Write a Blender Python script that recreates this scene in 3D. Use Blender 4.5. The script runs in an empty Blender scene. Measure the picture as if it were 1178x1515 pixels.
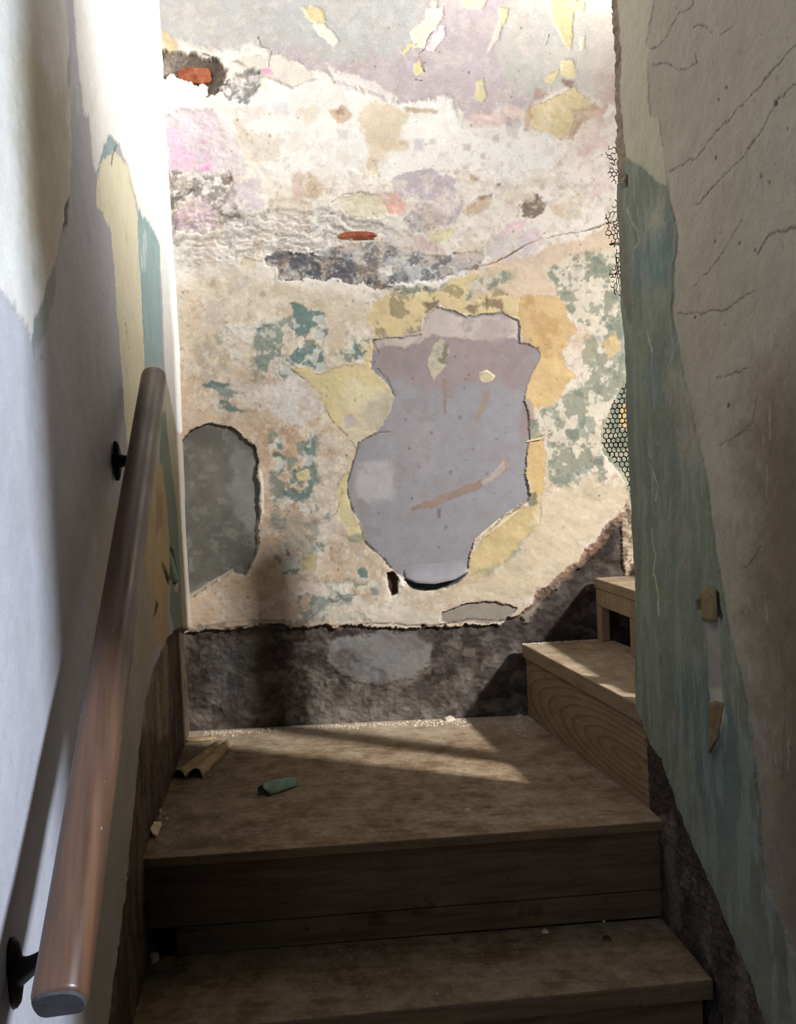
import bpy, bmesh, math, random
import numpy as np
from mathutils import Vector, Matrix

# ------------------------------------------------------------------ camera
W, H, F = 1178.0, 1515.0, 1270.0           # frame of the photograph, focal length in pixels
EYE = Vector((0.0, 0.0, 1.585))            # standing at the foot of the stairs (floor at z = 0)
PITCH, ROLL = math.radians(1.85), math.radians(2.58)
FWD = Vector((0, math.cos(PITCH), -math.sin(PITCH)))
_r0 = Vector((1, 0, 0)); _u0 = _r0.cross(FWD)
RGT = math.cos(ROLL) * _r0 - math.sin(ROLL) * _u0
UPV = math.sin(ROLL) * _r0 + math.cos(ROLL) * _u0
scene = bpy.context.scene
COL = scene.collection
cd = bpy.data.cameras.new('camera'); cam = bpy.data.objects.new('camera', cd); COL.objects.link(cam)
cd.sensor_fit = 'HORIZONTAL'; cd.sensor_width = 36.0; cd.lens = 36.0 * F / W; cd.clip_start = 0.02
cam.matrix_world = Matrix(((RGT.x, UPV.x, -FWD.x, EYE.x), (RGT.y, UPV.y, -FWD.y, EYE.y),
                           (RGT.z, UPV.z, -FWD.z, EYE.z), (0, 0, 0, 1)))
scene.camera = cam

# ------------------------------------------------------------------ world, lights, exposure
world = bpy.data.worlds.new('world'); scene.world = world; world.use_nodes = True
bg = world.node_tree.nodes['Background']; bg.inputs[0].default_value = (0.80, 0.87, 1.0, 1); bg.inputs[1].default_value = 0.022
def area(name, loc, target, sx, sy, power, col, spread=180):
    l = bpy.data.lights.new(name, 'AREA'); l.shape = 'RECTANGLE'; l.size = sx; l.size_y = sy
    l.energy = power; l.color = col; l.spread = math.radians(spread)
    o = bpy.data.objects.new(name, l); COL.objects.link(o); o.location = EYE + Vector(loc)
    o.rotation_euler = (EYE + Vector(target) - o.location).to_track_quat('-Z', 'Y').to_euler()
    return o
area('landing_window_light', (1.20, 2.04, 1.50), (-0.52, 1.85, 1.80), 0.40, 0.5, 43, (1.0, 0.99, 0.97), 98)
area('upper_room_window_light', (1.97, 0.90, 1.225), (-0.1, 2.2, -0.6), 0.08, 0.16, 22, (1.0, 0.98, 0.96), 78)
area('doorway_light', (1.20, -0.30, 0.75), (-0.36, 0.75, -0.2), 0.040, 0.30, 30, (0.80, 0.89, 1.0), 110)
vs = scene.view_settings
scene.display_settings.display_device = 'sRGB'
vs.view_transform = 'Standard'; vs.look = 'None'; vs.gamma = 1.0; vs.use_curve_mapping = False
vs.exposure = 0.0

# ------------------------------------------------------------------ helpers
def ray(px, py):
    return (FWD + RGT * ((px - W / 2) / F) - UPV * ((py - H / 2) / F))
def on_level(px, py, z):                    # point of a horizontal plane, z relative to the eye
    r = ray(px, py); return EYE + r * (z / r.z)
def on_depth(px, py, d):                    # point at distance d in front of the eye
    r = ray(px, py); return EYE + r * (d / r.y)
def lin(c):
    c = np.asarray(c, float) / 255.0
    return np.where(c <= 0.04045, c / 12.92, ((c + 0.055) / 1.055) ** 2.4)

rng = np.random.RandomState(7)
TBL = rng.rand(256, 256)
def vnoise(x, y, seed=0):
    x = np.asarray(x) + seed * 37.17; y = np.asarray(y) + seed * 11.71
    xi = np.floor(x).astype(int); yi = np.floor(y).astype(int)
    fx = x - xi; fy = y - yi
    fx = fx * fx * fx * (fx * (fx * 6 - 15) + 10); fy = fy * fy * fy * (fy * (fy * 6 - 15) + 10)
    a = TBL[xi & 255, yi & 255]; b = TBL[(xi + 1) & 255, yi & 255]
    c = TBL[xi & 255, (yi + 1) & 255]; d = TBL[(xi + 1) & 255, (yi + 1) & 255]
    return (a * (1 - fx) + b * fx) * (1 - fy) + (c * (1 - fx) + d * fx) * fy
def fbm(x, y, oct=4, seed=0, gain=0.5):
    s = 0; a = 1.0; t = 0
    for i in range(oct):
        s = s + a * vnoise(x, y, seed + i * 3); t += a; a *= gain; x = x * 2.03; y = y * 2.03
    v = s / t
    return np.clip((v - 0.5) * 1.6 + 0.5, 0, 1)
def sstep(a, b, x):
    t = np.clip((x - a) / (b - a), 0, 1); return t * t * (3 - 2 * t)

def tag(o, label=None, cat=None, group=None, kind=None):
    if label: o['label'] = label
    if cat: o['category'] = cat
    if group: o['group'] = group
    if kind: o['kind'] = kind
    return o
def empty(name, loc, label=None, cat=None, group=None):
    o = bpy.data.objects.new(name, None); o.empty_display_size = 0.05; COL.objects.link(o); o.location = loc
    return tag(o, label, cat, group)
def link(name, me, mat=None, parent=None):
    o = bpy.data.objects.new(name, me); COL.objects.link(o)
    if mat: me.materials.append(mat)
    if parent:
        o.parent = parent
    return o
def from_bm(name, bm, mat, parent=None, origin=None, smooth=False):
    if origin is None: origin = parent.location if parent is not None else Vector((0, 0, 0))
    bmesh.ops.recalc_face_normals(bm, faces=bm.faces[:])
    if parent is not None or origin is not None:
        bmesh.ops.translate(bm, verts=bm.verts[:], vec=-Vector(origin))
    me = bpy.data.meshes.new(name); bm.to_mesh(me); bm.free()
    if smooth: me.polygons.foreach_set('use_smooth', [True] * len(me.polygons))
    o = link(name, me, mat, parent)
    if parent is None: o.location = origin
    return o

def prism(bm, pts, z0, z1, bevel=0.0):      # pts: plan outline; z0,z1 absolute
    lo = [bm.verts.new((p[0], p[1], z0)) for p in pts]; hi = [bm.verts.new((p[0], p[1], z1)) for p in pts]
    fs = [bm.faces.new(lo[::-1]), bm.faces.new(hi)]
    n = len(pts)
    for i in range(n): fs.append(bm.faces.new((lo[i], lo[(i + 1) % n], hi[(i + 1) % n], hi[i])))
    if bevel:
        es = list({e for f in fs for e in f.edges})
        bmesh.ops.bevel(bm, geom=es, offset=bevel, segments=2, affect='EDGES', profile=0.6)
    return bm
def sweep(bm, path, radii, n=12, cap=True, prof=None):
    path = [Vector(p) for p in path]; rings = []
    for i, p in enumerate(path):
        t = (path[min(i + 1, len(path) - 1)] - path[max(i - 1, 0)]).normalized()
        a = t.cross(Vector((0, 0, 1)));  a = a.normalized() if a.length > 1e-4 else Vector((1, 0, 0))
        b = a.cross(t).normalized()
        r = radii[i] if isinstance(radii, (list, tuple)) else radii
        if prof: ring = [bm.verts.new(p + a * (x * r) + b * (y * r)) for x, y in prof]
        else: ring = [bm.verts.new(p + a * (r * math.cos(2 * math.pi * k / n)) + b * (r * math.sin(2 * math.pi * k / n))) for k in range(n)]
        rings.append(ring)
    m = len(rings[0])
    for i in range(len(rings) - 1):
        for k in range(m):
            bm.faces.new((rings[i][k], rings[i][(k + 1) % m], rings[i + 1][(k + 1) % m], rings[i + 1][k]))
    if cap:
        bm.faces.new(rings[0][::-1]); bm.faces.new(rings[-1])
    return rings

# ------------------------------------------------------------------ materials
def new_mat(name, rough=0.8, spec=0.3):
    m = bpy.data.materials.new(name); m.use_nodes = True
    nt = m.node_tree; b = nt.nodes['Principled BSDF']
    b.inputs['Roughness'].default_value = rough; b.inputs['Specular IOR Level'].default_value = spec
    return m, nt, b
def noise_node(nt, vec, scale, detail=6, rough=0.6):
    n = nt.nodes.new('ShaderNodeTexNoise'); n.inputs['Scale'].default_value = scale
    n.inputs['Detail'].default_value = detail; n.inputs['Roughness'].default_value = rough
    nt.links.new(vec, n.inputs['Vector']); return n
def ramp(nt, fac, stops):
    r = nt.nodes.new('ShaderNodeValToRGB'); e = r.color_ramp.elements
    while len(e) < len(stops): e.new(0.5)
    for i, (p, c) in enumerate(stops): e[i].position = p; e[i].color = (*c, 1)
    nt.links.new(fac, r.inputs[0]); return r
def mixc(nt, a, b, fac, mode='MIX'):
    m = nt.nodes.new('ShaderNodeMix'); m.data_type = 'RGBA'; m.blend_type = mode
    for s, v in ((0, fac), (6, a), (7, b)):
        if hasattr(v, 'links'): nt.links.new(v, m.inputs[s])
        elif s == 0: m.inputs[0].default_value = v
        else: m.inputs[s].default_value = (*v, 1)
    return m.outputs[2]
def bump(nt, b, height, strength, dist=0.002):
    n = nt.nodes.new('ShaderNodeBump'); n.inputs['Strength'].default_value = strength; n.inputs['Distance'].default_value = dist
    nt.links.new(height, n.inputs['Height']); nt.links.new(n.outputs[0], b.inputs['Normal'])

def wall_material(name, rough=0.9, spec=0.2, bumpd=0.0012):
    m, nt, b = new_mat(name, rough, spec)
    at = nt.nodes.new('ShaderNodeAttribute'); at.attribute_name = 'paint'
    tc = nt.nodes.new('ShaderNodeTexCoord')
    n1 = noise_node(nt, tc.outputs['Object'], 260, 4, 0.7)
    n2 = noise_node(nt, tc.outputs['Object'], 38, 6, 0.65)
    g = ramp(nt, n1.outputs[0], [(0.3, (0.86, 0.86, 0.85)), (0.7, (1.06, 1.06, 1.06))])
    g2 = ramp(nt, n2.outputs[0], [(0.3, (0.90, 0.89, 0.87)), (0.65, (1.03, 1.03, 1.03))])
    c = mixc(nt, at.outputs['Color'], g.outputs[0], 0.8, 'MULTIPLY')
    c = mixc(nt, c, g2.outputs[0], 0.8, 'MULTIPLY')
    nt.links.new(c, b.inputs['Base Color'])
    bump(nt, b, n1.outputs[0], 0.35, bumpd)
    return m
M_WALL = wall_material('flaking_plaster')
M_WALL_L = wall_material('painted_plaster', 0.72, 0.3)

def wood_material(name, light, dark, along='X', grain=1.0, rough=0.75, stain=0.5, dust=0.0, rings=None, spec=0.25, edge=None):
    m, nt, b = new_mat(name, rough, spec)
    tc = nt.nodes.new('ShaderNodeTexCoord')
    mp = nt.nodes.new('ShaderNodeMapping'); nt.links.new(tc.outputs['Object'], mp.inputs['Vector'])
    s = {'X': (1.2, 26, 26), 'Y': (26, 1.2, 26), 'Z': (26, 26, 1.2)}[along]
    mp.inputs['Scale'].default_value = [k * grain for k in s]
    n1 = noise_node(nt, mp.outputs[0], 3.0, 8, 0.65)
    base = ramp(nt, n1.outputs[0], [(0.32, dark), (0.62, light)]).outputs[0]
    if rings:                                # growth rings cut at a slant: cathedral arches
        mp2 = nt.nodes.new('ShaderNodeMapping'); nt.links.new(tc.outputs['Object'], mp2.inputs['Vector'])
        mp2.inputs['Location'].default_value = rings[0]; mp2.inputs['Scale'].default_value = rings[1]
        nd = noise_node(nt, tc.outputs['Object'], 9, 3, 0.5)
        wv = nt.nodes.new('ShaderNodeTexWave'); wv.wave_type = 'RINGS'; wv.rings_direction = 'SPHERICAL'; wv.wave_profile = 'SAW'
        wv.inputs['Scale'].default_value = rings[2]; wv.inputs['Distortion'].default_value = 1.6; wv.inputs['Detail'].default_value = 2
        wv.inputs['Detail Scale'].default_value = 1.2
        nt.links.new(mp2.outputs[0], wv.inputs['Vector'])
        r2 = ramp(nt, wv.outputs['Fac'], [(0.0, (1, 1, 1)), (0.6, (0.93, 0.90, 0.86)), (0.93, (0.52, 0.40, 0.28)), (1.0, (0.9, 0.87, 0.82))])
        base = mixc(nt, base, r2.outputs[0], 0.75, 'MULTIPLY')
    n2 = noise_node(nt, tc.outputs['Object'], 5.5, 6, 0.6)
    st = ramp(nt, n2.outputs[0], [(0.30, (0.60, 0.54, 0.48)), (0.55, (1, 1, 1))])
    c = mixc(nt, base, st.outputs[0], stain, 'MULTIPLY')
    n3 = noise_node(nt, tc.outputs['Object'], 55, 3, 0.6)
    sp = ramp(nt, n3.outputs[0], [(0.27, (0.45, 0.38, 0.32)), (0.36, (1, 1, 1))])
    c = mixc(nt, c, sp.outputs[0], 0.7, 'MULTIPLY')
    n5 = noise_node(nt, tc.outputs['Object'], 420, 3, 0.7)
    gr = ramp(nt, n5.outputs[0], [(0.30, (0.74, 0.72, 0.69)), (0.68, (1.12, 1.12, 1.12))]); c = mixc(nt, c, gr.outputs[0], 0.8, 'MULTIPLY')
    if dust:
        n4 = noise_node(nt, tc.outputs['Object'], 16, 9, 0.8); src = n4.outputs[0]
        if edge:                              # (axis, start, end) in object space: dust swept up against the wall
            sp3 = nt.nodes.new('ShaderNodeSeparateXYZ'); nt.links.new(tc.outputs['Object'], sp3.inputs[0])
            mr = nt.nodes.new('ShaderNodeMapRange'); mr.inputs[1].default_value = edge[1]; mr.inputs[2].default_value = edge[2]; mr.inputs[3].default_value = 0; mr.inputs[4].default_value = 0.20
            nt.links.new(sp3.outputs[edge[0]], mr.inputs[0]); ad = nt.nodes.new('ShaderNodeMath'); ad.operation = 'ADD'
            nt.links.new(src, ad.inputs[0]); nt.links.new(mr.outputs[0], ad.inputs[1]); src = ad.outputs[0]
        f = ramp(nt, src, [(0.42, (0, 0, 0)), (0.75, (dust, dust, dust))])
        ge = nt.nodes.new('ShaderNodeNewGeometry'); sx = nt.nodes.new('ShaderNodeSeparateXYZ'); nt.links.new(ge.outputs['Normal'], sx.inputs[0])
        mu = nt.nodes.new('ShaderNodeMath'); mu.operation = 'MULTIPLY'; mu.use_clamp = True   # dust settles on level faces only
        nt.links.new(f.outputs[0], mu.inputs[0]); nt.links.new(sx.outputs[2], mu.inputs[1])
        c = mixc(nt, c, tuple(lin((190, 174, 152))), mu.outputs[0])
    nt.links.new(c, b.inputs['Base Color'])
    bump(nt, b, n1.outputs[0], 0.25, 0.001)
    return m
def plain_material(name, col, col2=None, scale=40, rough=0.7, spec=0.3, metallic=0.0, bumps=0.2):
    m, nt, b = new_mat(name, rough, spec); b.inputs['Metallic'].default_value = metallic
    tc = nt.nodes.new('ShaderNodeTexCoord'); n = noise_node(nt, tc.outputs['Object'], scale, 5, 0.65)
    col2 = col2 or tuple(x * 0.7 for x in col)
    r = ramp(nt, n.outputs[0], [(0.35, col2), (0.65, col)])
    nt.links.new(r.outputs[0], b.inputs['Base Color'])
    if bumps: bump(nt, b, n.outputs[0], bumps, 0.001)
    return m
T = lambda *c: tuple(lin(c))

# ------------------------------------------------------------------ painted, displaced wall sheets
SAT = 0.80
def alb(c):
    l = lin(c); g = float(np.dot(l, (0.2126, 0.7152, 0.0722))); return (g + (l - g) * SAT) * 0.97
class Wall:
    def __init__(s, O, eu, n, u, v, base, seed):
        s.O = Vector(O); s.eu = Vector(eu).normalized(); s.ev = Vector((0, 0, 1)); s.n = Vector(n).normalized()
        s.u = np.asarray(u); s.v = np.asarray(v); s.U, s.V = np.meshgrid(s.u, s.v)
        s.C = np.zeros(s.U.shape + (3,)); s.C[:] = alb(base)
        s.h = np.zeros_like(s.U); s.pid = np.zeros(s.U.shape, int); s.seed = seed
        s.w1 = 1.2 * (fbm(s.U * 26, s.V * 26, 6, seed + 1, 0.72) - 0.5); s.w2 = 1.2 * (fbm(s.U * 26, s.V * 26, 6, seed + 2, 0.72) - 0.5)
    def uv(s, pts):
        out = []
        for x, y in pts:
            r = ray(x, y); t = (s.O - EYE).dot(s.n) / r.dot(s.n); q = EYE + r * t - s.O
            out.append((q.dot(s.eu), q.z))
        return np.array(out)
    def point(s, px, py, h=0.0):
        u, v = s.uv([(px, py)])[0]; return s.at(u, v, h)
    def at(s, u, v, h=0.0): return s.O + s.eu * u + s.ev * v + s.n * h
    def _slice(s, P, m):
        a, b = np.searchsorted(s.u, [P[:, 0].min() - m, P[:, 0].max() + m])
        c, d = np.searchsorted(s.v, [P[:, 1].min() - m, P[:, 1].max() + m])
        return (slice(c, d), slice(a, b))
    def sdf(s, P, sl, warp):
        x = s.U[sl] + s.w1[sl] * warp * 2; y = s.V[sl] + s.w2[sl] * warp * 2
        dist = np.full(x.shape, 1e9); ins = np.zeros(x.shape, bool)
        for i in range(len(P)):
            ax, ay = P[i]; bx, by = P[(i + 1) % len(P)]
            ex, ey = bx - ax, by - ay; L = ex * ex + ey * ey + 1e-12
            t = np.clip(((x - ax) * ex + (y - ay) * ey) / L, 0, 1)
            dist = np.minimum(dist, (x - ax - t * ex) ** 2 + (y - ay - t * ey) ** 2)
            if by != ay:
                c = ((ay > y) != (by > y)) & (x < (bx - ax) * (y - ay) / (by - ay) + ax)
                ins ^= c
        d = np.sqrt(dist); return np.where(ins, d, -d)
    def layer(s, poly, col, warp=9, soft=1.5, op=1.0, dh=None, level=None, brk=None, var=0.10, rough=0, pid=None, rim=None):
        """poly: outline; warp/soft in mm; brk=(freq_u, freq_v, threshold, width) breaks it into blotches; dh/level in mm"""
        P = s.uv(poly); warp *= 1e-3; soft *= 1e-3
        sl = s._slice(P, warp + soft + 0.004)
        if s.U[sl].size == 0: return
        sd = s.sdf(P, sl, warp); m = sstep(-soft, soft, sd)
        u, v = s.U[sl], s.V[sl]; s.seed += 5
        if brk:
            f = fbm(u * brk[0], v * brk[1], 5, s.seed, 0.6); m = m * sstep(brk[2] - brk[3], brk[2] + brk[3], f)
        if col is not None:
            c = alb(col) * (1 + var * 2 * (fbm(u * 16, v * 16, 5, s.seed + 2, 0.6) - 0.5))[..., None]
            mm = (m * op)[..., None]
            s.C[sl] = s.C[sl] * (1 - mm) + c * mm
        if rim:                               # (colour, width mm, opacity): broken edge of the coat
            e = np.exp(-(sd / (rim[1] * 1e-3)) ** 2) * rim[2] * sstep(0.3, 0.6, fbm(u * 30, v * 30, 3, s.seed + 4)); e = e[..., None]
            s.C[sl] = s.C[sl] * (1 - e) + alb(rim[0]) * e
        if level is not None: s.h[sl] = s.h[sl] * (1 - m) + level * 1e-3 * m
        if dh is not None: s.h[sl] += dh * 1e-3 * m
        if rough: s.h[sl] += m * rough * 1e-3 * (fbm(u * 70, v * 95, 4, s.seed + 3, 0.7) - 0.5) * 2
        if pid is not None: s.pid[sl][m > 0.5] = pid
    def stroke(s, pts, col, w=1.5, op=0.9, dh=0, jit=3, brk=0.0):
        P = s.uv(pts); w *= 1e-3
        sl = s._slice(P, w * 3 + jit * 1e-3)
        if s.U[sl].size == 0: return
        x = s.U[sl] + s.w1[sl] * jit * 2e-3; y = s.V[sl] + s.w2[sl] * jit * 2e-3
        d = np.full(x.shape, 1e9)
        for i in range(len(P) - 1):
            ax, ay = P[i]; ex, ey = P[i + 1] - P[i]; L = ex * ex + ey * ey + 1e-12
            t = np.clip(((x - ax) * ex + (y - ay) * ey) / L, 0, 1)
            d = np.minimum(d, np.hypot(x - ax - t * ex, y - ay - t * ey))
        s.seed += 3
        ww = w * (0.55 + 0.9 * fbm(s.U[sl] * 45, s.V[sl] * 45, 3, s.seed))
        m = sstep(ww * 1.5, ww * 0.5, d) if False else 1 - sstep(ww * 0.5, ww * 1.5, d)
        if brk: m = m * sstep(brk - 0.1, brk + 0.1, fbm(s.U[sl] * 25, s.V[sl] * 25, 3, s.seed + 1))
        mm = (m * op)[..., None]; s.C[sl] = s.C[sl] * (1 - mm) + alb(col) * mm
        s.h[sl] += dh * 1e-3 * m
    def build(s, names, mat, root_label=None, edge=None):
        """names: {pid: (name, label)}; pid 0 is the wall itself"""
        V3 = np.zeros(s.U.shape + (3,)); O, eu, n = np.array(s.O), np.array(s.eu), np.array(s.n)
        U = s.U if edge is None else s.U + edge(s.U, s.V)
        V3[:] = O; V3 += U[..., None] * eu; V3[..., 2] += s.V; V3 += s.h[..., None] * n
        nv, nu = s.U.shape
        idx = np.arange(nv * nu).reshape(nv, nu)
        q = np.stack([idx[:-1, :-1], idx[:-1, 1:], idx[1:, 1:], idx[1:, :-1]], -1).reshape(-1, 4)
        fp = s.pid[:-1, :-1].reshape(-1)
        nrm = np.cross(eu, (0, 0, 1))
        if np.dot(nrm, n) < 0: q = q[:, ::-1]
        verts = V3.reshape(-1, 3); cols = np.concatenate([np.clip(s.C, 0.002, 0.92).reshape(-1, 3), np.ones((nv * nu, 1))], 1)
        root = None
        for pid in sorted(names):
            qq = q[fp == pid]
            if len(qq) == 0: continue
            used, inv = np.unique(qq, return_inverse=True)
            me = bpy.data.meshes.new(names[pid][0])
            vv = verts[used]; ff = inv.reshape(-1, 4)
            me.vertices.add(len(vv)); me.vertices.foreach_set('co', vv.astype(np.float32).ravel())
            me.loops.add(ff.size); me.loops.foreach_set('vertex_index', ff.astype(np.int32).ravel())
            me.polygons.add(len(ff)); me.polygons.foreach_set('loop_start', (np.arange(len(ff)) * 4).astype(np.int32))
            me.polygons.foreach_set('use_smooth', np.ones(len(ff), bool))
            at = me.attributes.new('paint', 'FLOAT_COLOR', 'POINT'); at.data.foreach_set('color', cols[used].astype(np.float32).ravel())
            me.update(calc_edges=True); me.validate()
            o = link(names[pid][0], me, mat, root)
            if names[pid][1]: o['label'] = names[pid][1]
            if root is None: root = o; o['kind'] = 'structure'
        return root

def dense(a, b, step, *coarse):
    r = list(np.arange(a, b, step))
    for c in coarse: r.append(c)
    return np.array(sorted(r))
E = EYE.z
Z_LAND, Z_LOW, Z_S1, Z_S2 = -0.635, -0.825, -0.438, -0.273
CORNER = Vector((-0.56, 2.27, E)); BU = Vector((0.99975, 0.0223, 0)); BN = Vector((0.0223, -0.99975, 0))
LU = Vector((0.1382, -0.9904, 0)); LN = Vector((0.9904, 0.1382, 0))
RC = Vector((0.437, 1.61, E)); RU = Vector((0.1382, -0.9904, 0)); RN = Vector((-0.9904, -0.1382, 0))

# ------------------------------------------------------------------ back wall: layers of old paint and plaster
B = Wall(CORNER, BU, BN, dense(-0.03, 1.27, 0.0028, 1.35, 1.5, 1.7, 2.0, 2.4), dense(-0.70, 1.34, 0.0028, -1.585, -1.2, -0.9, 1.5, 1.7, 2.0, 2.3), (222, 205, 180), 10)
u, v = B.U, B.V
f1 = fbm(u * 7, v * 7, 5, 3, 0.6); f2 = fbm(u * 4 + 9, v * 6, 5, 5, 0.6); f3 = fbm(u * 30, v * 38, 5, 8, 0.65)
k = sstep(0.35, 0.65, f1)[..., None]
B.C = alb((226, 212, 192)) * (1 - k) + alb((212, 188, 158)) * k
up = sstep(0.28, 0.55, v + (f2 - 0.5) * 0.3)[..., None]
B.C = B.C * (1 - up) + alb((235, 226, 212)) * up
B.C *= (0.92 + 0.16 * f3)[..., None]
B.h = 0.0014 * (f3 - 0.5) + 0.005 * (f1 - 0.5)
WHITE, CREAM, YEL, OCH, TEAL, SAGE = (240, 236, 228), (224, 212, 186), (226, 206, 142), (216, 182, 116), (96, 130, 128), (134, 142, 116)
LAV, GREY, PINK, SALM, TAN, SLATE, DARK, PALE = (187, 171, 176), (186, 185, 182), (228, 178, 212), (212, 176, 140), (206, 170, 122), (104, 104, 112), (66, 56, 51), (212, 206, 198)
L = B.layer
# --- top coats
L([(225,-40),(645,-40),(640,0),(615,90),(598,125),(560,138),(520,120),(470,108),(440,90),(400,75),(385,60),(360,75),(300,70),(265,62),(228,55)], GREY, 12, 12, 1, level=1.2, var=.04)
L([(400,72),(430,70),(480,90),(560,88),(610,80),(640,-40),(830,-40),(800,150),(775,165),(735,150),(700,178),(668,150),(640,158),(600,150),(560,136),(500,118),(455,98),(430,88)], LAV, 14, 14, .95, level=1.2, var=.05, pid=1)
L([(735,30),(780,-40),(920,-40),(918,150),(885,150),(840,120),(800,140),(765,140),(740,95)], (190,187,176), 14, 12, .9, level=1.2, var=.05)
L([(870,-40),(920,-40),(922,165),(890,148),(872,90)], (208,198,184), 10, 12, .8, var=.04)
L([(380,135),(440,100),(490,115),(545,140),(600,148),(662,145),(690,185),(750,182),(812,205),(830,255),(770,268),(700,262),(600,270),(520,258),(440,285),(380,225),(360,170)], WHITE, 16, 8, .9, level=-.5, var=.05)
L([(234,108),(262,112),(300,130),(290,160),(245,178),(234,175)], (244,243,242), 10, 3, 1, level=1, var=.02)
L([(345,90),(400,78),(455,100),(470,118),(430,128),(385,112)], (214,206,190), 8, 3, .9, level=1, rim=((150,135,115),3,.5))
L([(480,98),(530,112),(590,140),(600,160),(560,158),(500,130)], (238,230,224), 10, 5, .8)
L([(600,165),(660,160),(690,200),(690,255),(620,262),(580,230)], (242,236,226), 14, 10, .7)
# small flakes on the top coat
for poly, c in (([(446,12),(463,7),(480,18),(482,32),(468,36),(455,26)], YEL), ([(462,36),(478,34),(490,46),(502,62),(494,67),(474,52)], (240,232,210)),
                ([(634,14),(655,8),(656,30),(642,48),(632,66),(612,74),(608,48),(622,34)], (232,224,196)), ([(640,40),(660,38),(658,55),(640,75),(628,72)], (226,214,214)),
                ([(594,80),(606,64),(616,66),(600,82)], YEL), ([(612,94),(624,88),(627,104),(616,112),(610,108)], YEL), ([(680,-10),(726,-10),(716,12),(700,16),(684,8)], (226,214,168)),
                ([(742,12),(754,12),(746,38),(736,40)], YEL), ([(734,40),(744,38),(730,74),(722,80)], (206,196,176)), ([(703,122),(716,119),(722,140),(713,153),(702,144)], (216,204,150)),
                ([(806,-10),(858,-10),(850,20),(846,45),(848,72),(836,62),(824,38),(818,24)], (228,198,132)), ([(852,0),(866,4),(862,20),(852,16)], (222,206,150)), ([(830,90),(848,86),(853,112),(840,116),(830,108)], (230,210,146)), ([(804,112),(828,102),(824,116),(808,124)], (228,208,146)),
                ([(858,56),(866,54),(868,72),(860,74)], (220,212,180)), ([(640,-2),(650,0),(645,12),(638,8)], CREAM), ([(236,40),(246,46),(258,62),(262,76),(240,78)], (224,200,146))):
    L(poly, c, 6, 1.5, .95, dh=-.9, var=.05, rim=((120,95,75),1.6,.25))
L([(783,160),(815,146),(852,126),(878,156),(848,166),(852,188),(828,206),(792,192),(780,172)], (226,204,146), 10, 3, .95, dh=-.8, rim=((140,105,70),2,.4))
L([(850,160),(894,155),(888,180),(860,184),(852,208),(834,206),(848,190)], (186,146,100), 14, 6, .8)
L([(832,116),(850,118),(848,130),(834,127)], (140,104,80), 8, 5, .8); L([(790,128),(816,136),(812,144),(788,146)], (182,140,110), 8, 5, .6)
L([(776,165),(786,152),(788,190),(776,196)], (176,132,92), 8, 5, .6)
L([(690,165),(760,155),(780,175),(750,190),(700,188)], (216,178,166), 12, 8, .6); L([(745,175),(770,180),(768,205),(752,205)], (190,178,178), 10, 6, .6)
L([(880,110),(912,110),(915,155),(885,158)], (198,168,160), 14, 12, .7)
# --- hollow with brick at the left top
L([(238,76),(262,78),(290,79),(322,88),(338,102),(330,118),(345,116),(320,140),(306,146),(308,126),(284,126),(264,114),(252,106),(238,118)], (122,108,94), 9, 2, 1, level=-16, var=.2, rough=3, pid=2, rim=((80,68,56),3,.4))
L([(326,122),(372,104),(386,112),(384,132),(362,154),(338,150)], (212,210,208), 10, 4, .9, level=-4, rough=3); L([(326,122),(372,104),(386,112),(384,132),(362,154),(338,150)], (128,128,128), 10, 4, .8, brk=(60,60,.52,.08), dh=-1.5)
L([(384,104),(400,102),(408,109),(392,113)], (238,150,200), 5, 1.5, .9)
# --- pink corner
L([(244,170),(278,160),(312,165),(330,200),(345,250),(300,256),(246,254)], (216,199,212), 12, 6, .95, level=-2, rough=1.2, var=.08, rim=((120,112,112),3,.4))
L([(246,190),(270,190),(276,218),(300,236),(318,250),(270,254),(246,250)], (224,186,212), 14, 8, .8)
L([(290,215),(320,235),(315,250),(285,240)], (234,164,204), 8, 3, .8, brk=(60,60,.6,.05))
L([(310,170),(345,190),(360,260),(340,290),(320,240)], (222,210,216), 14, 8, .8)
L([(244,254),(335,252),(352,300),(356,342),(330,350),(300,322),(270,348),(246,345)], (226,220,216), 12, 5, .95, level=-3, rough=2.5)
for th, cc in ((.46, (150,140,132)), (.58, (112,104,100))):
    L([(244,254),(300,258),(335,252),(352,300),(362,335),(345,350),(320,318),(300,302),(285,280),(262,300),(262,345),(246,345)], cc, 14, 5, .85, brk=(40,44,th,.06), dh=-1.2)
L([(262,310),(296,288),(320,312),(322,342),(285,346)], (222,190,216), 10, 5, .85); L([(258,318),(276,312),(282,340),(262,342)], (222,180,206), 10, 5, .7)
# --- chipped white band
L([(250,350),(300,345),(345,325),(420,308),(490,312),(560,332),(610,350),(620,372),(500,370),(400,374),(330,385),(250,400)], (224,218,210), 10, 6, .9, level=-3, var=.08)
ly = fbm(u * 17 + 6 * f2, v * 62 + 5 * f1, 6, 44, 0.72)
m = sstep(.585, .62, v + (f2 - .5) * .05) * (1 - sstep(.70, .745, v + (f2 - .5) * .05)) * (1 - sstep(.5, .62, u))
B.h += m * 0.009 * (ly - 0.5); B.C *= (1 - m * 0.34 * (1 - sstep(.34, .5, ly)))[..., None]
L([(345,180),(420,210),(410,240),(360,235)], (206,186,160), 10, 6, .5)
L([(640-205,250),(470,262),(482,285),(440,300),(425,285)], (216,196,170), 12, 8, .7); L([(430,256),(446,250),(450,292),(432,298)], (214,184,172), 6, 4, .7)
L([(455,255),(480,278),(470,292),(450,290)], (198,166,124), 8, 5, .6); L([(340,275),(378,265),(395,300),(370,315),(340,300)], (212,200,210), 10, 6, .8)
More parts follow.
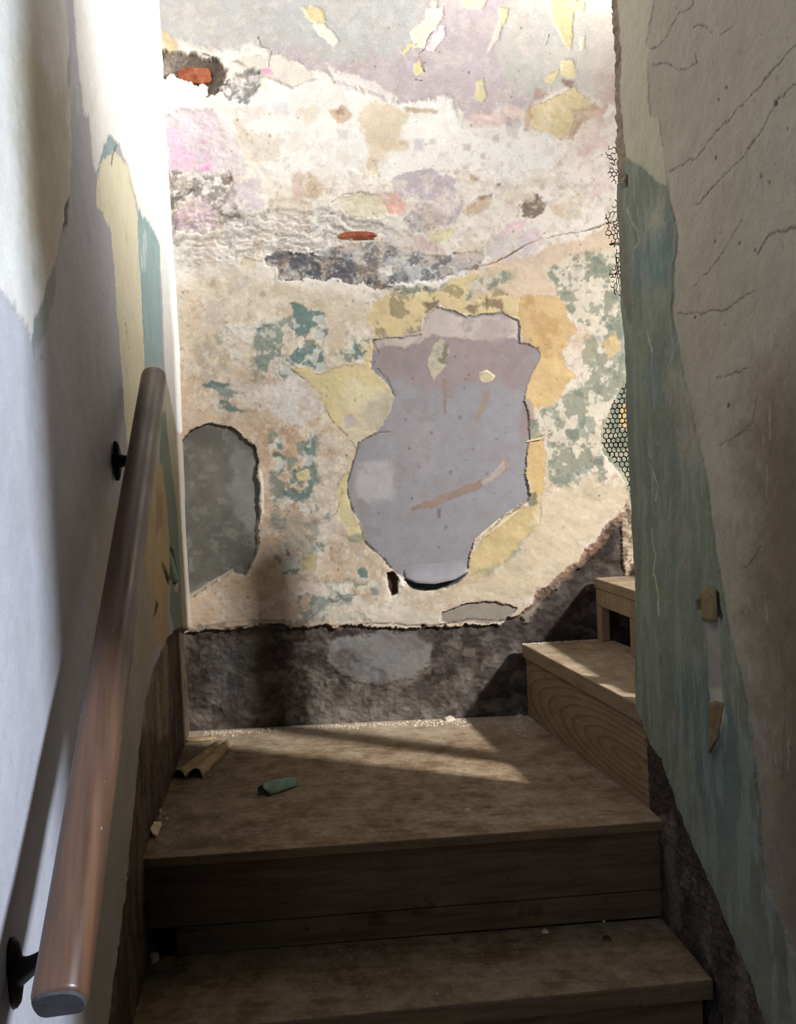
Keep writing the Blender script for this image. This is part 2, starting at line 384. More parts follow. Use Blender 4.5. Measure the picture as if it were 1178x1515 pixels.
L([(505,296),(530,286),(560,290),(578,312),(560,322),(522,320),(508,312)], (224,214,180), 8, 2, .95, dh=-1, rim=((150,130,105),2,.5))
L([(560,290),(588,288),(604,306),(596,320),(576,314)], (236,172,158), 8, 3, .9, dh=-.6)
L([(545,150),(580,152),(606,170),(590,210),(562,238),(556,262),(542,262),(545,222),(532,182)], (216,192,150), 14, 6, .75)
L([(560,210),(600,205),(600,222),(570,228)], (206,180,132), 8, 4, .6)
L([(484,160),(512,154),(522,170),(506,182),(490,174)], (200,158,112), 10, 5, .8, dh=-.8); L([(495,160),(510,160),(508,170),(498,170)], (160,108,64), 6, 3, .8)
L([(440,160),(465,155),(468,180),(450,185)], (220,204,176), 10, 6, .7); L([(402,150),(425,150),(428,168),(405,168)], (216,210,214), 6, 4, .8); L([(345,165),(395,150),(392,170),(350,190)], (230,206,202), 10, 6, .7)
L([(595,158),(650,162),(648,168),(600,166)], (170,132,92), 6, 3, .7)
# lavender remains right of centre
L([(576,268),(625,246),(642,256),(676,270),(672,296),(640,300),(610,292),(580,290)], (194,180,188), 12, 3, .95, dh=-.7, pid=3)
L([(600,318),(640,310),(690,302),(668,325),(640,340),(606,345),(592,335)], (186,178,184), 12, 4, .9, dh=-.7)
L([(600,300),(660,292),(690,300),(650,315),(604,318)], (226,202,198), 10, 5, .8)
L([(614,348),(626,352),(656,368),(652,378),(622,368)], (228,186,198), 8, 4, .8); L([(630,345),(652,338),(674,334),(668,350),(640,358)], (220,208,160), 8, 2, .9)
L([(740,345),(756,332),(784,318),(772,340),(748,352)], (230,186,198), 8, 4, .85); L([(718,358),(770,340),(806,352),(784,380),(744,392),(722,380)], (206,196,196), 10, 4, .9); L([(780,340),(802,338),(806,358),(786,362)], (226,188,196), 8, 4, .7)
L([(684,312),(700,300),(710,290),(728,292),(730,306),(712,318),(690,322)], (202,164,116), 10, 4, .85, dh=-1); L([(708,292),(728,288),(726,298),(712,298)], (140,110,84), 6, 3, .7)
L([(768,302),(788,288),(808,300),(792,318),(774,320)], (128,108,88), 12, 3, .9, dh=-3, rough=2); L([(768,290),(785,284),(790,296),(772,302)], (190,160,130), 8, 4, .7)
L([(812,300),(838,298),(835,320),(818,322)], (204,168,118), 10, 5, .6); L([(835,300),(864,300),(862,322),(838,324)], (214,198,176), 8, 4, .7)
L([(850,220),(900,210),(905,280),(860,290)], (226,188,186), 14, 6, .6, brk=(30,30,.5,.1)); L([(855,160),(912,160),(912,215),(860,220)], (226,192,180), 12, 8, .6, brk=(25,25,.5,.1))
# --- slate patch and grey band
L([(456,372),(500,366),(560,362),(606,366),(640,380),(690,370),(716,372),(712,392),(690,404),(650,412),(610,416),(575,420),(540,395),(490,385)], (182,184,188), 10, 3, .95, level=-4, rough=1.5)
L([(456,372),(500,366),(560,362),(606,366),(640,380),(690,370),(714,374),(706,396),(650,412),(610,416),(575,420),(540,395),(490,385)], (112,112,120), 10, 3, .85, brk=(34,40,.5,.08), dh=-1)
L([(392,380),(404,372),(450,376),(500,382),(540,394),(580,405),(596,416),(578,430),(556,430),(540,416),(522,426),(500,412),(480,416),(455,410),(432,414),(412,412),(408,398),(395,392)], SLATE, 8, 1.8, 1, level=-6, rough=2.5, var=.14, pid=4, rim=((235,232,228),3,.35))
L([(540,400),(596,398),(600,415),(570,420)], (150,150,156), 10, 6, .7, brk=(40,40,.45,.1))
L([(560,396),(578,392),(582,405),(565,408)], (238,236,234), 5, 2, .9)
L([(575,424),(612,418),(660,412),(704,402),(718,378),(728,392),(702,415),(650,428),(590,432)], (238,236,232), 8, 3, .95, level=1)
L([(352,380),(382,380),(380,402),(350,405)], (222,204,164), 10, 5, .8); L([(255,400),(340,385),(392,400),(405,415),(330,420),(258,430)], (230,222,212), 16, 12, .8)
# --- dado: below the old diagonal line
L([(258,420),(340,400),(430,420),(540,440),(560,470),(550,530),(440,540),(330,560),(262,590)], (217,198,170), 20, 18, .85)
L([(255,560),(330,560),(420,600),(480,620),(520,650),(510,720),(500,900),(275,930),(262,700)], (213,184,152), 20, 16, .85, var=.12)
L([(300,440),(330,430),(345,470),(310,480)], (205,190,176), 14, 8, .7); L([(345,405),(362,410),(365,460),(350,455)], (208,198,186), 10, 8, .6)
L([(285,500),(340,485),(350,520),(330,560),(296,556),(288,530)], (180,168,148), 16, 8, .75, brk=(20,20,.42,.12))
L([(330,480),(420,470),(460,520),(440,560),(370,560),(335,540)], (226,218,204), 14, 6, .9, brk=(18,18,.40,.1), dh=.8, rough=1)
L([(370,515),(430,505),(440,560),(400,575),(370,555)], (170,160,134), 14, 6, .75, brk=(22,22,.44,.1))
L([(385,570),(450,560),(478,585),(476,618),(440,634),(405,610)], (219,211,209), 14, 8, .9); L([(310,560),(400,570),(460,600),(470,620),(380,600),(310,580)], (215,207,198), 12, 8, .6)
L([(380,635),(440,635),(444,680),(425,740),(398,780),(386,720)], (212,172,134), 16, 10, .8); L([(450,640),(520,650),(500,800),(470,820),(455,740)], (214,198,178), 14, 10, .8)
for th, c, o_, fq, sd in ((.66, (236,226,206), .40, 22, 301), (.66, (196,160,120), .30, 18, 305), (.70, (206,198,192), .35, 34, 309), (.76, (150,128,100), .35, 60, 313), (.72, (240,232,216), .4, 70, 317)):
    mm = (sstep(th - .05, th + .06, fbm(u * fq, v * fq, 5, sd, .65)) * o_ * (1 - .6 * sstep(.75, .95, v)))[..., None]
    B.C = B.C * (1 - mm) + alb(c) * mm
for poly in ([(430,450),(448,448),(458,460),(478,462),(478,480),(460,486),(452,500),(438,500),(430,482),(436,468)], [(380,486),(398,480),(402,494),(386,499)],
             [(436,514),(466,510),(482,520),(480,546),(462,548),(440,538),(428,530)], [(466,488),(490,494),(480,508),(466,502)], [(518,520),(530,500),(544,498),(546,520),(542,534),(524,532)], [(326,596),(340,592),(352,604),(360,610),(350,618),(330,606)],
             [(450,660),(458,640),(466,665),(464,700),(462,740),(444,748),(420,738),(416,716),(434,708),(432,690),(442,686)], [(398,672),(412,666),(420,674),(416,680),(402,678)],
             [(414,804),(424,810),(442,826),(446,840),(432,840),(418,822)], [(414,535),(424,540),(422,560),(414,556)], [(440,742),(460,752),(462,764),(448,756)], [(300,565),(330,564),(345,570),(305,574)], [(530,840),(540,838),(542,852),(532,854)], [(410,648),(416,645),(416,664),(408,662)]):
    L(poly, TEAL, 9, 1.2, .92, dh=-.9, brk=(26,26,.30,.07), rim=((190,182,160),2,.25))
for poly, th in (([(370,500),(420,470),(480,450),(490,540),(440,560),(380,550)], .56), ([(395,640),(470,640),(470,760),(400,780)], .60), ([(300,560),(380,590),(370,630),(310,610)], .62), ([(440,860),(560,860),(560,920),(440,920)], .52), ([(500,480),(560,470),(560,560),(500,550)], .66), ([(400,780),(470,770),(475,860),(410,850)], .60), ([(440,730),(520,760),(520,830),(460,830)], .62)):
    L(poly, (128,144,134), 10, 6, .85, brk=(24,24,th,.05), dh=-.7)
    L(poly, (236,230,216), 10, 6, .6, brk=(30,30,th+.04,.06))
L([(436,698),(456,694),(457,708),(442,711)], (224,206,146), 5, 1.2, .95, dh=.6); L([(446,816),(470,820),(466,846),(448,846)], (216,194,134), 6, 1.5, .85)
L([(470,884),(510,874),(548,872),(552,888),(500,898),(472,904)], (132,146,142), 10, 5, .9, brk=(12,44,.36,.1)); L([(440,885),(470,880),(475,925),(445,925)], (140,146,138), 10, 6, .6, brk=(20,30,.48,.1)); L([(500,905),(528,905),(528,917),(500,918)], TEAL, 8, 3, .8, brk=(30,50,.45,.1))
L([(480,895),(545,890),(552,915),(490,918)], (224,212,192), 10, 8, .7)
L([(405,740),(480,745),(470,770),(410,790)], (166,160,138), 12, 6, .6, brk=(24,24,.5,.08)); L([(420,760),(470,780),(470,820),(430,810)], (200,186,160), 12, 8, .5)
# yellow coat round the grey panel
L([(553,445),(575,436),(640,426),(700,400),(742,425),(770,440),(768,470),(700,470),(650,452),(624,466),(622,500),(556,498),(548,470)], (220,196,136), 10, 2, .95, dh=-.6, pid=5)
L([(553,445),(575,436),(640,426),(742,425),(768,470),(650,452),(622,500),(556,498)], (150,136,104), 12, 6, .7, brk=(22,22,.62,.06), dh=-2)
L([(428,546),(440,541),(470,552),(500,544),(535,536),(548,500),(556,505),(560,556),(590,588),(575,625),(545,640),(500,632),(482,606),(468,572),(446,558)], (222,202,142), 9, 1.8, .97, dh=-.8, pid=6, rim=((140,118,84),2.5,.45))
L([(520,560),(570,580),(560,620),(500,600)], (224,212,176), 14, 12, .6); L([(500,610),(560,620),(540,665),(525,660),(505,635)], (214,200,160), 8, 2, .9); L([(508,614),(524,612),(526,630),(510,634)], (182,172,168), 6, 3, .8)
L([(770,440),(830,436),(852,490),(832,520),(848,556),(822,600),(796,608),(776,590),(786,556),(802,524),(775,508),(764,470)], (216,180,112), 10, 2, .95, dh=-.7, pid=7)
L([(700,395),(760,380),(830,360),(905,335),(925,420),(925,480),(860,480),(830,436),(770,440),(740,425)], (215,186,152), 14, 5, .8, var=.14)
L([(770,440),(870,430),(880,520),(840,540),(800,520)], (186,140,80), 14, 10, .5, brk=(16,16,.52,.1))
L([(690,430),(720,415),(745,412),(740,430),(700,448)], (206,182,156), 8, 3, .8); L([(720,440),(745,450),(742,462),(720,458)], (130,108,84), 10, 5, .8, brk=(30,30,.45,.1), dh=-2); L([(630,448),(648,444),(650,458),(634,460)], (110,92,74), 6, 3, .8, brk=(40,40,.42,.1)); L([(685,452),(706,448),(708,464),(690,466)], (120,102,80), 6, 3, .8, brk=(40,40,.42,.1))
for poly, th in (([(690,420),(750,395),(760,410),(715,432),(690,440)], .42), ([(800,400),(850,380),(915,370),(925,470),(890,520),(850,470)], .53), ([(890,470),(926,440),(930,560),(890,610),(862,560)], .44), ([(770,640),(800,610),(850,570),(900,560),(905,620),(895,690),(900,745),(850,735),(815,710),(800,660)], .46), ([(560,430),(620,422),(660,420),(640,432),(570,440)], .45), ([(800,390),(870,400),(880,430),(820,430)], .55)):
    L(poly, (216,206,184), 12, 6, .8, var=.08)
    L(poly, (142,146,124), 12, 5, .85, brk=(30,28,th+.05,.06), dh=-.8)
    L(poly, (118,134,120), 12, 5, .65, brk=(38,38,th+.15,.06))
L([(862,500),(885,500),(880,545),(864,540)], (146,148,120), 8, 4, .8); L([(890,505),(912,490),(918,520),(900,530)], (222,186,118), 7, 3, .8)
L([(610+170,648),(803,648),(806,700),(800,770),(790,760),(780,690)], (214,180,108), 7, 1.8, .95, dh=-.7, pid=8)
L([(690,836),(712,800),(735,778),(765,752),(802,745),(800,770),(775,800),(752,830),(720,846),(698,854)], (212,186,122), 10, 2, .95, dh=-.8, pid=9, rim=((150,148,116),4,.4))
L([(778,730),(794,728),(796,746),(782,748)], (122,124,98), 6, 2, .9); L([(760,810),(785,780),(802,765),(795,800),(760,822)], (150,152,126), 10, 4, .8, brk=(30,30,.42,.1)); L([(690,846),(760,825),(790,800),(780,820),(720,850)], (160,158,130), 8, 4, .6, brk=(30,30,.45,.1))
L([(800,740),(880,700),(930,735),(860,820),(790,880),(700,890),(640,885),(720,850),(770,820)], (217,196,160), 16, 8, .8, var=.12)
L([(496,722),(514,700),(518,740),(532,782),(540,808),(516,792),(500,762)], (222,206,148), 6, 1.5, .95, dh=-.6, rim=((140,112,80),2,.5)); L([(512,790),(540,790),(536,806),(516,800)], (150,148,126), 6, 3, .8)
# grey panel: top coats fallen away in one sheet
PANEL = [(552,502),(590,498),(624,494),(628,468),(645,456),(672,458),(690,470),(715,464),(742,462),(768,478),(770,508),(796,514),(802,526),(786,556),(776,592),(781,612),(786,645),(778,680),(783,736),(752,758),(735,775),(702,802),(690,842),(640,856),(604,858),(588,848),(562,822),(540,802),(531,772),(517,742),(513,720),(520,692),(531,655),(560,636),(578,610),(584,586),(566,562),(552,545),(550,524)]
L(PANEL, (154,151,157), 5, 1.2, 1, level=-4.5, var=.05, pid=10, rim=((96,74,54),1.5,.3))
L([(552,502),(640,480),(770,500),(798,524),(780,575),(720,560),(640,580),(570,560)], (160,138,136), 16, 14, .75); L([(775,580),(790,600),(785,650),(768,640)], (160,132,134), 8, 6, .7)
L([(590,515),(640,505),(700,510),(690,545),(650,570),(600,560)], (166,148,152), 14, 12, .5)
L([(628,468),(645,456),(690,472),(742,464),(768,480),(766,500),(700,505),(640,495),(600,510),(552,512),(560,500),(624,492)], (206,190,180), 8, 4, .9, dh=1); L([(700,500),(722,470),(750,470),(764,490),(740,510)], (178,158,158), 10, 8, .7)
L([(528,690),(578,682),(586,700),(582,742),(545,744),(520,734)], (186,181,183), 8, 14, .85)
L([(540,600),(600,570),(660,640),(620,740),(560,680)], (164,158,162), 16, 16, .5)
L([(608,752),(645,734),(690,716),(714,708),(745,682),(752,690),(718,720),(690,730),(642,748),(612,758)], (158,132,112), 6, 2.5, .9, dh=.8); L([(712,712),(748,680),(752,690),(716,722)], (186,176,166), 4, 2, .8)
L([(745,680),(750,676),(753,694),(748,696)], (170,138,104), 3, 2, .9)
L([(638,512),(656,502),(664,520),(660,540),(648,556),(642,562),(634,545)], (196,190,160), 7, 2, .95, dh=1); L([(646,505),(662,510),(662,540),(650,535)], (116,118,96), 8, 3, .85, brk=(40,40,.42,.1))
L([(702,626),(712,600),(718,580),(728,576),(718,606),(708,626)], (164,140,112), 4, 2, .9); L([(655,562),(662,562),(660,612),(657,612)], (150,118,104), 4, 3, .8); L([(653,560),(678,580),(672,592),(656,590)], (162,140,134), 6, 5, .6)
L(PANEL, (150,142,144), 5, 3, .5, brk=(30,30,.62,.1), var=.1)
for x, y, r in ((690,528,1.6),(688,573,2),(681,617,3),(668,699,3),(689,680,2),(733,730,2),(690,560,2),(640,640,2),(700,665,2),(748,640,2),(610,560,2),(620,690,2),(660,780,3),(720,700,2),(600,620,2),(735,650,2),(650,810,2),(560,760,2)):
    L([(x-r,y-r),(x+r,y-r*.7),(x+r*.8,y+r),(x-r*.7,y+r)], (120,104,98), 3, 2, .6)
L([(646,752),(652,752),(652,765),(647,765)], (120,96,88), 3, 2, .7)
L([(598,856),(616,860),(642,861),(672,855),(692,846),(684,858),(660,870),(632,874),(612,870)], (70,84,76), 4, 2, 1, dh=-6)  # dark teal paint that also carries the shade under the curling sheet
# hole beneath the panel
L([(574,848),(584,846),(592,860),(588,878),(580,882),(574,868)], (74,54,40), 4, 1.2, 1, level=-14, pid=11); L([(590,852),(598,860),(598,870),(590,866)], (240,236,230), 3, 1, 1, dh=2)
# arched grey cement recess
ARCH = [(266,655),(282,637),(308,627),(340,632),(364,648),(378,664),(381,700),(386,760),(380,822),(364,850),(354,848),(346,846),(322,861),(300,874),(282,886),(272,880),(268,780)]
L(ARCH, (126,124,116), 5, 1.2, 1, level=-9, var=.16, pid=12, rim=((70,58,48),1.4,.3))
L(ARCH, (96,94,88), 6, 6, .6, brk=(11,11,.5,.3)); L([(345,650),(378,680),(380,800),(360,790),(340,720)], (158,160,158), 14, 14, .6); L(ARCH, (160,158,148), 6, 3, .4, brk=(44,44,.66,.12))
L([(378,770),(386,770),(383,824),(367,852),(362,850),(378,820)], (214,206,192), 4, 2, .8); L([(272,884),(282,886),(322,862),(346,846),(344,841),(318,857),(298,870)], (206,194,174), 4, 1.5, .8)
L([(384,692),(388,700),(391,742),(386,775),(383,760)], (236,232,222), 3, 1.2, .95, dh=2)
# grey wedge above the skirting line
L([(650,922),(655,906),(690,894),(735,889),(764,900),(752,916),(720,922)], (158,148,132), 5, 1.5, 1, level=-4, pid=13, rim=((96,80,64),1.6,.5)); L([(560,905),(650,900),(655,922),(560,926)], (216,202,178), 10, 5, .7)
# back wall seen through the lath: sage and yellow paint, broken plaster edge
LATHP = [(945,455),(925,462),(921,482),(926,502),(929,532),(928,556),(918,576),(906,598),(894,628),(890,655),(895,670),(912,690),(924,714),(934,744),(950,760)]
L(LATHP, (134,142,120), 5, 1.5, 1, level=-7, var=.15, rim=((70,60,48),2.5,.7)); L(LATHP, (196,188,160), 5, 3, .6, brk=(40,40,.56,.08))
L([(918,606),(926,594),(940,594),(940,634),(924,634),(917,622)], (222,178,104), 4, 2, .95)
# strip with lime edge, then the band stripped down to the old dark render
L([(600,905),(640,900),(640,930),(600,930)], (206,196,176), 8, 5, .5)
BAND = [(240,934),(330,934),(392,926),(458,928),(520,926),(580,930),(640,928),(700,926),(742,922),(770,908),(782,896),(806,872),(850,838),(890,796),(924,762),(960,720),(1010,680),(1178,560),(1178,1515),(240,1515)]
L(BAND, DARK, 8, 1.5, 1, level=-9, var=.22, rough=1.6, pid=14, rim=((196,170,140),3.5,.55))
L([(776,905),(790,884),(850,830),(895,785),(930,745),(936,752),(900,800),(856,846),(806,884)], (152,110,86), 8, 3, .9, level=-4, rough=3, var=.25)
L([(770,912),(800,886),(800,900),(778,925)], (196,176,150), 8, 4, .8, level=-3)
L([(300,950),(385,945),(390,1065),(310,1075)], (112,109,107), 14, 14, .85, brk=(10,10,.40,.15)); L([(455,985),(700,985),(705,1060),(455,1075)], (122,112,103), 16, 14, .85, brk=(11,14,.42,.14), rough=1.5)
L([(480,950),(505,942),(560,936),(615,938),(640,962),(632,992),(604,1006),(560,1014),(520,1008),(494,994)], (134,134,135), 10, 8, .95, level=-6, var=.1, pid=15)
L([(275,1080),(275,1060),(480,1052),(700,1045),(776,1030),(776,1070)], (150,142,132), 12, 8, .6, brk=(30,20,.5,.1))
for seed in range(4):
    L(BAND, ((98,88,82),(150,140,128),(44,36,32),(124,112,102))[seed], 8, 4, (.45,.35,.45,.3)[seed], brk=((14,18),(24,30),(18,18),(40,50))[seed] + ((.52,.62,.60,.60)[seed], .14), dh=(0,.8,-1,.4)[seed])
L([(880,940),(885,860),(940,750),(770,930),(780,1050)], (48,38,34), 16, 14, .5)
L([(920,765),(926,742),(948,722),(975,700),(980,900),(928,905)], (196,172,140), 4, 2, 1, level=-2, rough=2.5, var=.15, pid=16); L([(920,765),(926,742),(975,700),(980,900),(928,905)], (104,84,64), 4, 3, .8, brk=(46,46,.56,.05), dh=-1.5)
L([(275,936),(335,930),(390,924),(456,928),(455,918),(390,916),(275,926)], (136,116,96), 8, 4, .7, brk=(20,60,.42,.1))
# --- cracks and edges
S = B.stroke
for pts, c, w_ in (([(430,546),(446,558),(468,572),(482,606),(494,624),(512,644),(528,664)], (96,74,56), 1.2), ([(531,655),(520,692),(513,720),(517,742),(531,772),(540,802),(562,822),(588,848)], (70,50,36), 1.8), ([(540,802),(562,822),(580,840)], (52,36,26), 2.4),
                   ([(560,545),(572,560),(584,586)], (84,62,50), 1.5), ([(266,655),(282,637),(308,627),(340,632),(364,648),(378,664),(381,700)], (58,48,40), 1.8), ([(552,500),(560,520),(550,545)], (110,90,70), 1.2),
                   ([(700,800),(740,772),(783,738)], (110,92,74), 1.2), ([(620,424),(680,400),(735,388),(770,366),(800,352),(860,342),(905,328)], (150,120,90), 1.5), ([(735,388),(770,366),(800,352)], (120,92,68), 2.0),
                   ([(860,342),(905,330)], (116,86,62), 1.6), ([(640,45),(632,58),(628,72),(620,80)], (70,60,60), 1.6), ([(622,95),(628,106)], (70,60,60), 1.2), ([(614,118),(624,120)], (60,50,50), 1.4),
                   ([(382,55),(388,68),(398,72)], (120,110,105), 1.2), ([(402,75),(396,92),(398,100)], (150,135,125), 1.2), ([(450,108),(455,118),(446,122)], (150,130,105), 1.2), ([(300,78),(325,88),(338,102)], (84,72,60), 2),
                   ([(490,300),(510,288),(535,284),(545,292)], (140,118,92), 1.2), ([(275,936),(390,924),(460,928),(560,922),(640,926),(700,916),(760,918)], (70,54,44), 1.6), ([(420,770),(430,750),(446,738)], (120,100,80), 1), ([(498,760),(502,742),(506,728)], (130,104,76), 1.2),
                   ([(655,906),(690,894),(735,889),(764,900)], (100,82,64), 1.2), ([(808,66),(812,52)], (110,90,75), 1), ([(590,640),(560,640),(531,655)], (110,90,72), 1.0), ([(780,655),(800,640),(838,618)], (196,180,150), 1.8)):
    S(pts, c, w_, .8, -1.2, 2.5, .28)
for i in range(150):                          # pinholes and stains
    x, y = rng.uniform(250, 930), rng.uniform(30, 900); r = rng.uniform(.7, 2.0)
    L([(x-r,y-r),(x+r,y-r*.6),(x+r*.8,y+r),(x-r*.7,y+r*.9)], ((120,92,66),(150,120,88),(104,92,84),(180,140,100))[i % 4], 3, 1.6, .75)
for x, y, r, c in ((706,264,4,(160,120,76)),(738,274,3,(110,82,56)),(700,262,4,(180,140,90)),(620,214,8,(206,200,202)),(508,198,8,(208,204,206)),(735,205,5,(196,184,170)),(716,230,5,(190,178,160)),(690,218,6,(196,186,170)),(640,210,5,(200,190,178)),(675,255,4,(196,180,150)),(300,210,3,(230,140,200)),(305,248,3,(236,130,196))):
    L([(x-r,y-r*.8),(x+r,y-r),(x+r*.8,y+r),(x-r,y+r*.8)], c, 5, 4, .75)
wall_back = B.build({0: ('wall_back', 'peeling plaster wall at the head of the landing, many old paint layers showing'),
    1: ('mauve_paint', 'mauve topcoat'), 2: ('plaster_hole', 'brown hollow where plaster fell off the brick'), 3: ('mauve_paint', 'mauve paint remnant'), 4: ('cement_patch', 'dark slate grey cement patch'),
    5: ('yellow_paint', 'yellow paint above the grey panel'), 6: ('yellow_paint', 'pale yellow paint left of the grey panel'), 7: ('yellow_paint', 'ochre paint right of the grey panel'), 8: ('yellow_paint', 'ochre strip beside the grey panel'), 9: ('yellow_paint', 'yellow paint below the grey panel'),
    10: ('grey_paint_panel', 'large smooth grey-mauve patch left where paint fell away'), 11: ('plaster_hole', 'small brown hole under the grey panel'), 12: ('cement_patch', 'arched dark grey cement patch'), 13: ('cement_patch', 'small grey wedge above the skirting line'),
    14: ('bare_render', 'dark brown band where the skirting was taken off'), 15: ('cement_patch', 'oval grey cement patch in the dark band'), 16: ('rough_render', 'speckled beige render')}, M_WALL)

M_BRICK = plain_material('red_brick', T(164, 98, 70), T(122, 66, 50), 45, 0.9, 0.15, bumps=0.6)
def brick(x0, y0, x1, y1, hgt, seed):         # an irregular exposed brick, set in the wall
    r = random.Random(seed); bm = bmesh.new(); n = 16; front = []; back = []
    cx, cy, ax, ay = (x0 + x1) / 2, (y0 + y1) / 2, (x1 - x0) / 2, (y1 - y0) / 2
    for i in range(n):
        a = 2 * math.pi * i / n; c, s_ = math.cos(a), math.sin(a)
        e = (abs(c) ** 4 + abs(s_) ** 4) ** -0.25 * r.uniform(.86, 1.04)
        front.append(bm.verts.new(B.point(cx + ax * c * e * .93, cy + ay * s_ * e * .9, hgt + r.uniform(-.0015, .0015)))); back.append(bm.verts.new(B.point(cx + ax * c * e, cy + ay * s_ * e, hgt - .02)))
    ctr = bm.verts.new(B.point(cx, cy, hgt + .003))
    for i in range(n):
        j = (i + 1) % n; bm.faces.new((front[i], front[j], ctr)); bm.faces.new((front[i], back[i], back[j], front[j]))
    return from_bm('brick', bm, M_BRICK, wall_back, Vector((0, 0, 0)))
brick(259, 96, 315, 124, -.004, 1)['label'] = 'orange brick showing in the hollow'
brick(499, 341, 560, 356, -.001, 2)['label'] = 'narrow red brick edge'

# ------------------------------------------------------------------ left wall
A = Wall(CORNER, LU, LN, dense(-0.03, 1.72, 0.006, 1.8, 2.0, 2.4, 2.8, 3.2), dense(-1.0, 1.36, 0.004, -1.585, -1.3, 1.5, 1.7, 2.0, 2.3), (180, 179, 190), 60)
u, v = A.U, A.V
f1 = fbm(u * 5, v * 5, 5, 3, 0.6); f3 = fbm(u * 26, v * 22, 5, 8, 0.6)
A.C *= (0.92 + 0.16 * f1)[..., None]; A.h = 0.0012 * (f3 - .5) + 0.010 * (fbm(u * 2.2, v * 1.6, 3, 2) - .5)
L, S = A.layer, A.stroke
L([(105,-60),(108,0),(112,60),(116,110),(122,165),(130,172),(136,240),(142,262),(150,236),(160,200),(176,216),(186,236),(197,280),(207,318),(234,360),(240,430),(244,540),(250,590),(258,640),(320,640),(300,-60)], (242,241,238), 8, 3, 1, dh=1.5, var=.02, pid=1)
L([(-40,400),(0,420),(22,455),(45,498),(60,445),(84,382),(104,300),(106,150),(98,0),(92,-60),(-40,-60)], (222,219,214), 8, 3, .95, dh=1.5, var=.05, pid=2, rim=((150,150,146),2,.5))
L([(45,100),(104,130),(104,300),(84,382),(70,410),(50,300)], (192,182,150), 20, 30, .75)
L([(30,60),(60,60),(70,200),(55,380),(35,330),(28,180)], (190,180,146), 30, 40, .8)
for q in ([(94,0),(104,0),(106,50),(98,90)],[(100,90),(112,60),(116,120),(108,160)],[(96,110),(104,100),(106,150),(98,160)],[(112,130),(118,120),(122,165),(114,168)]): L(q, (196,194,204), 8, 5, .8, brk=(40,10,.4,.1))
L([(46,500),(58,458),(84,385),(86,430),(66,490),(50,526)], (142,154,150), 8, 4, .9)
L([(96,310),(104,288),(103,336),(97,346)], (70,60,52), 4, 2, .9, dh=-2); L([(98,95),(104,60),(103,120),(100,130)], (150,142,138), 4, 3, .6)
# cream and teal coats beside the corner
L([(142,275),(150,238),(172,226),(186,236),(198,282),(208,332),(213,420),(216,520),(222,640),(214,760),(205,900),(190,900),(195,700),(186,640),(178,520),(166,350),(156,320),(144,310)], (234,226,190), 8, 2, 1, dh=-1.2, var=.05, pid=3)
L([(160,198),(177,216),(166,226),(150,242),(136,264),(146,236)], (140,172,178), 5, 2, .95, dh=-.6); L([(170,218),(174,214),(168,244),(165,244)], (92,112,112), 2, 1.5, .8)
L([(206,312),(222,330),(236,360),(238,430),(242,545),(216,545),(212,430),(207,340)], (150,182,186), 7, 2, 1, dh=-1, var=.08, pid=4); L([(209,330),(222,350),(218,400),(212,400)], (206,218,214), 8, 6, .7, brk=(30,12,.5,.1))
L([(214,540),(240,540),(246,600),(230,680),(222,640)], (196,190,160), 10, 8, .6)
L([(238,600),(250,620),(262,690),(268,800),(274,870),(274,935),(258,940),(248,900),(252,850),(246,760),(236,690)], (122,140,122), 8, 3, 1, var=.1, pid=4)
L([(226,680),(240,690),(248,760),(253,850),(246,900),(250,950),(232,960),(205,1000),(200,900),(214,800)], (196,168,112), 10, 4, .95, dh=-.8, var=.14, pid=5)
L([(232,720),(240,730),(240,780),(230,790)], (140,110,70), 12, 8, .5)
L([(243,545),(252,590),(262,640),(300,640),(300,960),(270,940),(262,760),(248,640)], (196,184,160), 6, 6, .9, var=.14)
# grey olive lower coat behind the rail
L([(150,760),(195,700),(205,760),(222,860),(232,960),(215,1040),(204,1150),(190,1300),(165,1530),(110,1530),(130,1000)], (172,164,148), 20, 20, .85)
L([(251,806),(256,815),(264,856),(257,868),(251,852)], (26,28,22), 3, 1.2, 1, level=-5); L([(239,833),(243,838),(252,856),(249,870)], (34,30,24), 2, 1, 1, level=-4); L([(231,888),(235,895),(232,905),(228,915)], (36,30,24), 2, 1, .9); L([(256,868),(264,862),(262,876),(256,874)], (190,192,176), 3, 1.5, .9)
# lower band where the stair string was fixed
LB = [(276,932),(266,930),(252,940),(240,965),(226,1000),(216,1040),(208,1100),(202,1160),(194,1260),(186,1350),(176,1430),(164,1530),(150,1640),(300,1640),(320,930)]
L(LB, (92,74,60), 8, 3, 1, level=-23, var=.25, rough=2, pid=6, rim=((176,160,132),6,.5))
L([(222,1010),(240,965),(262,940),(276,945),(272,1060),(262,1090),(232,1080),(216,1090)], (172,148,116), 14, 6, .9, var=.14); L([(262,930),(280,930),(280,1090),(266,1100)], (84,68,58), 10, 6, .8)
L(LB, (62,48,40), 10, 4, .6, brk=(22,7,.52,.12), dh=-1); L(LB, (136,118,94), 10, 4, .4, brk=(34,10,.58,.10), dh=.6)
L([(204,1150),(208,1100),(216,1040),(219,1044),(212,1110),(200,1230),(192,1290),(190,1280)], (150,138,112), 6, 3, .8)
S([(252,940),(240,965),(226,1000),(216,1040),(208,1100),(202,1160)], (60,46,36), 2.5, .9, -2)
for x, y in ((185,450),(188,480),(60,520),(132,345),(150,425),(176,475),(190,350)): S([(x,y),(x+3,y+14)], (120,110,90), 1.2, .7, -.6)
S([(186,470),(190,500),(193,516)], (110,98,72), 1.6, .9, -1)
S([(220,-20),(221,30),(224,70),(228,110)], (120,112,108), 2.2, .8, -1); L([(222,-30),(236,-30),(238,60),(230,90),(224,40)], (196,192,196), 6, 6, .8)
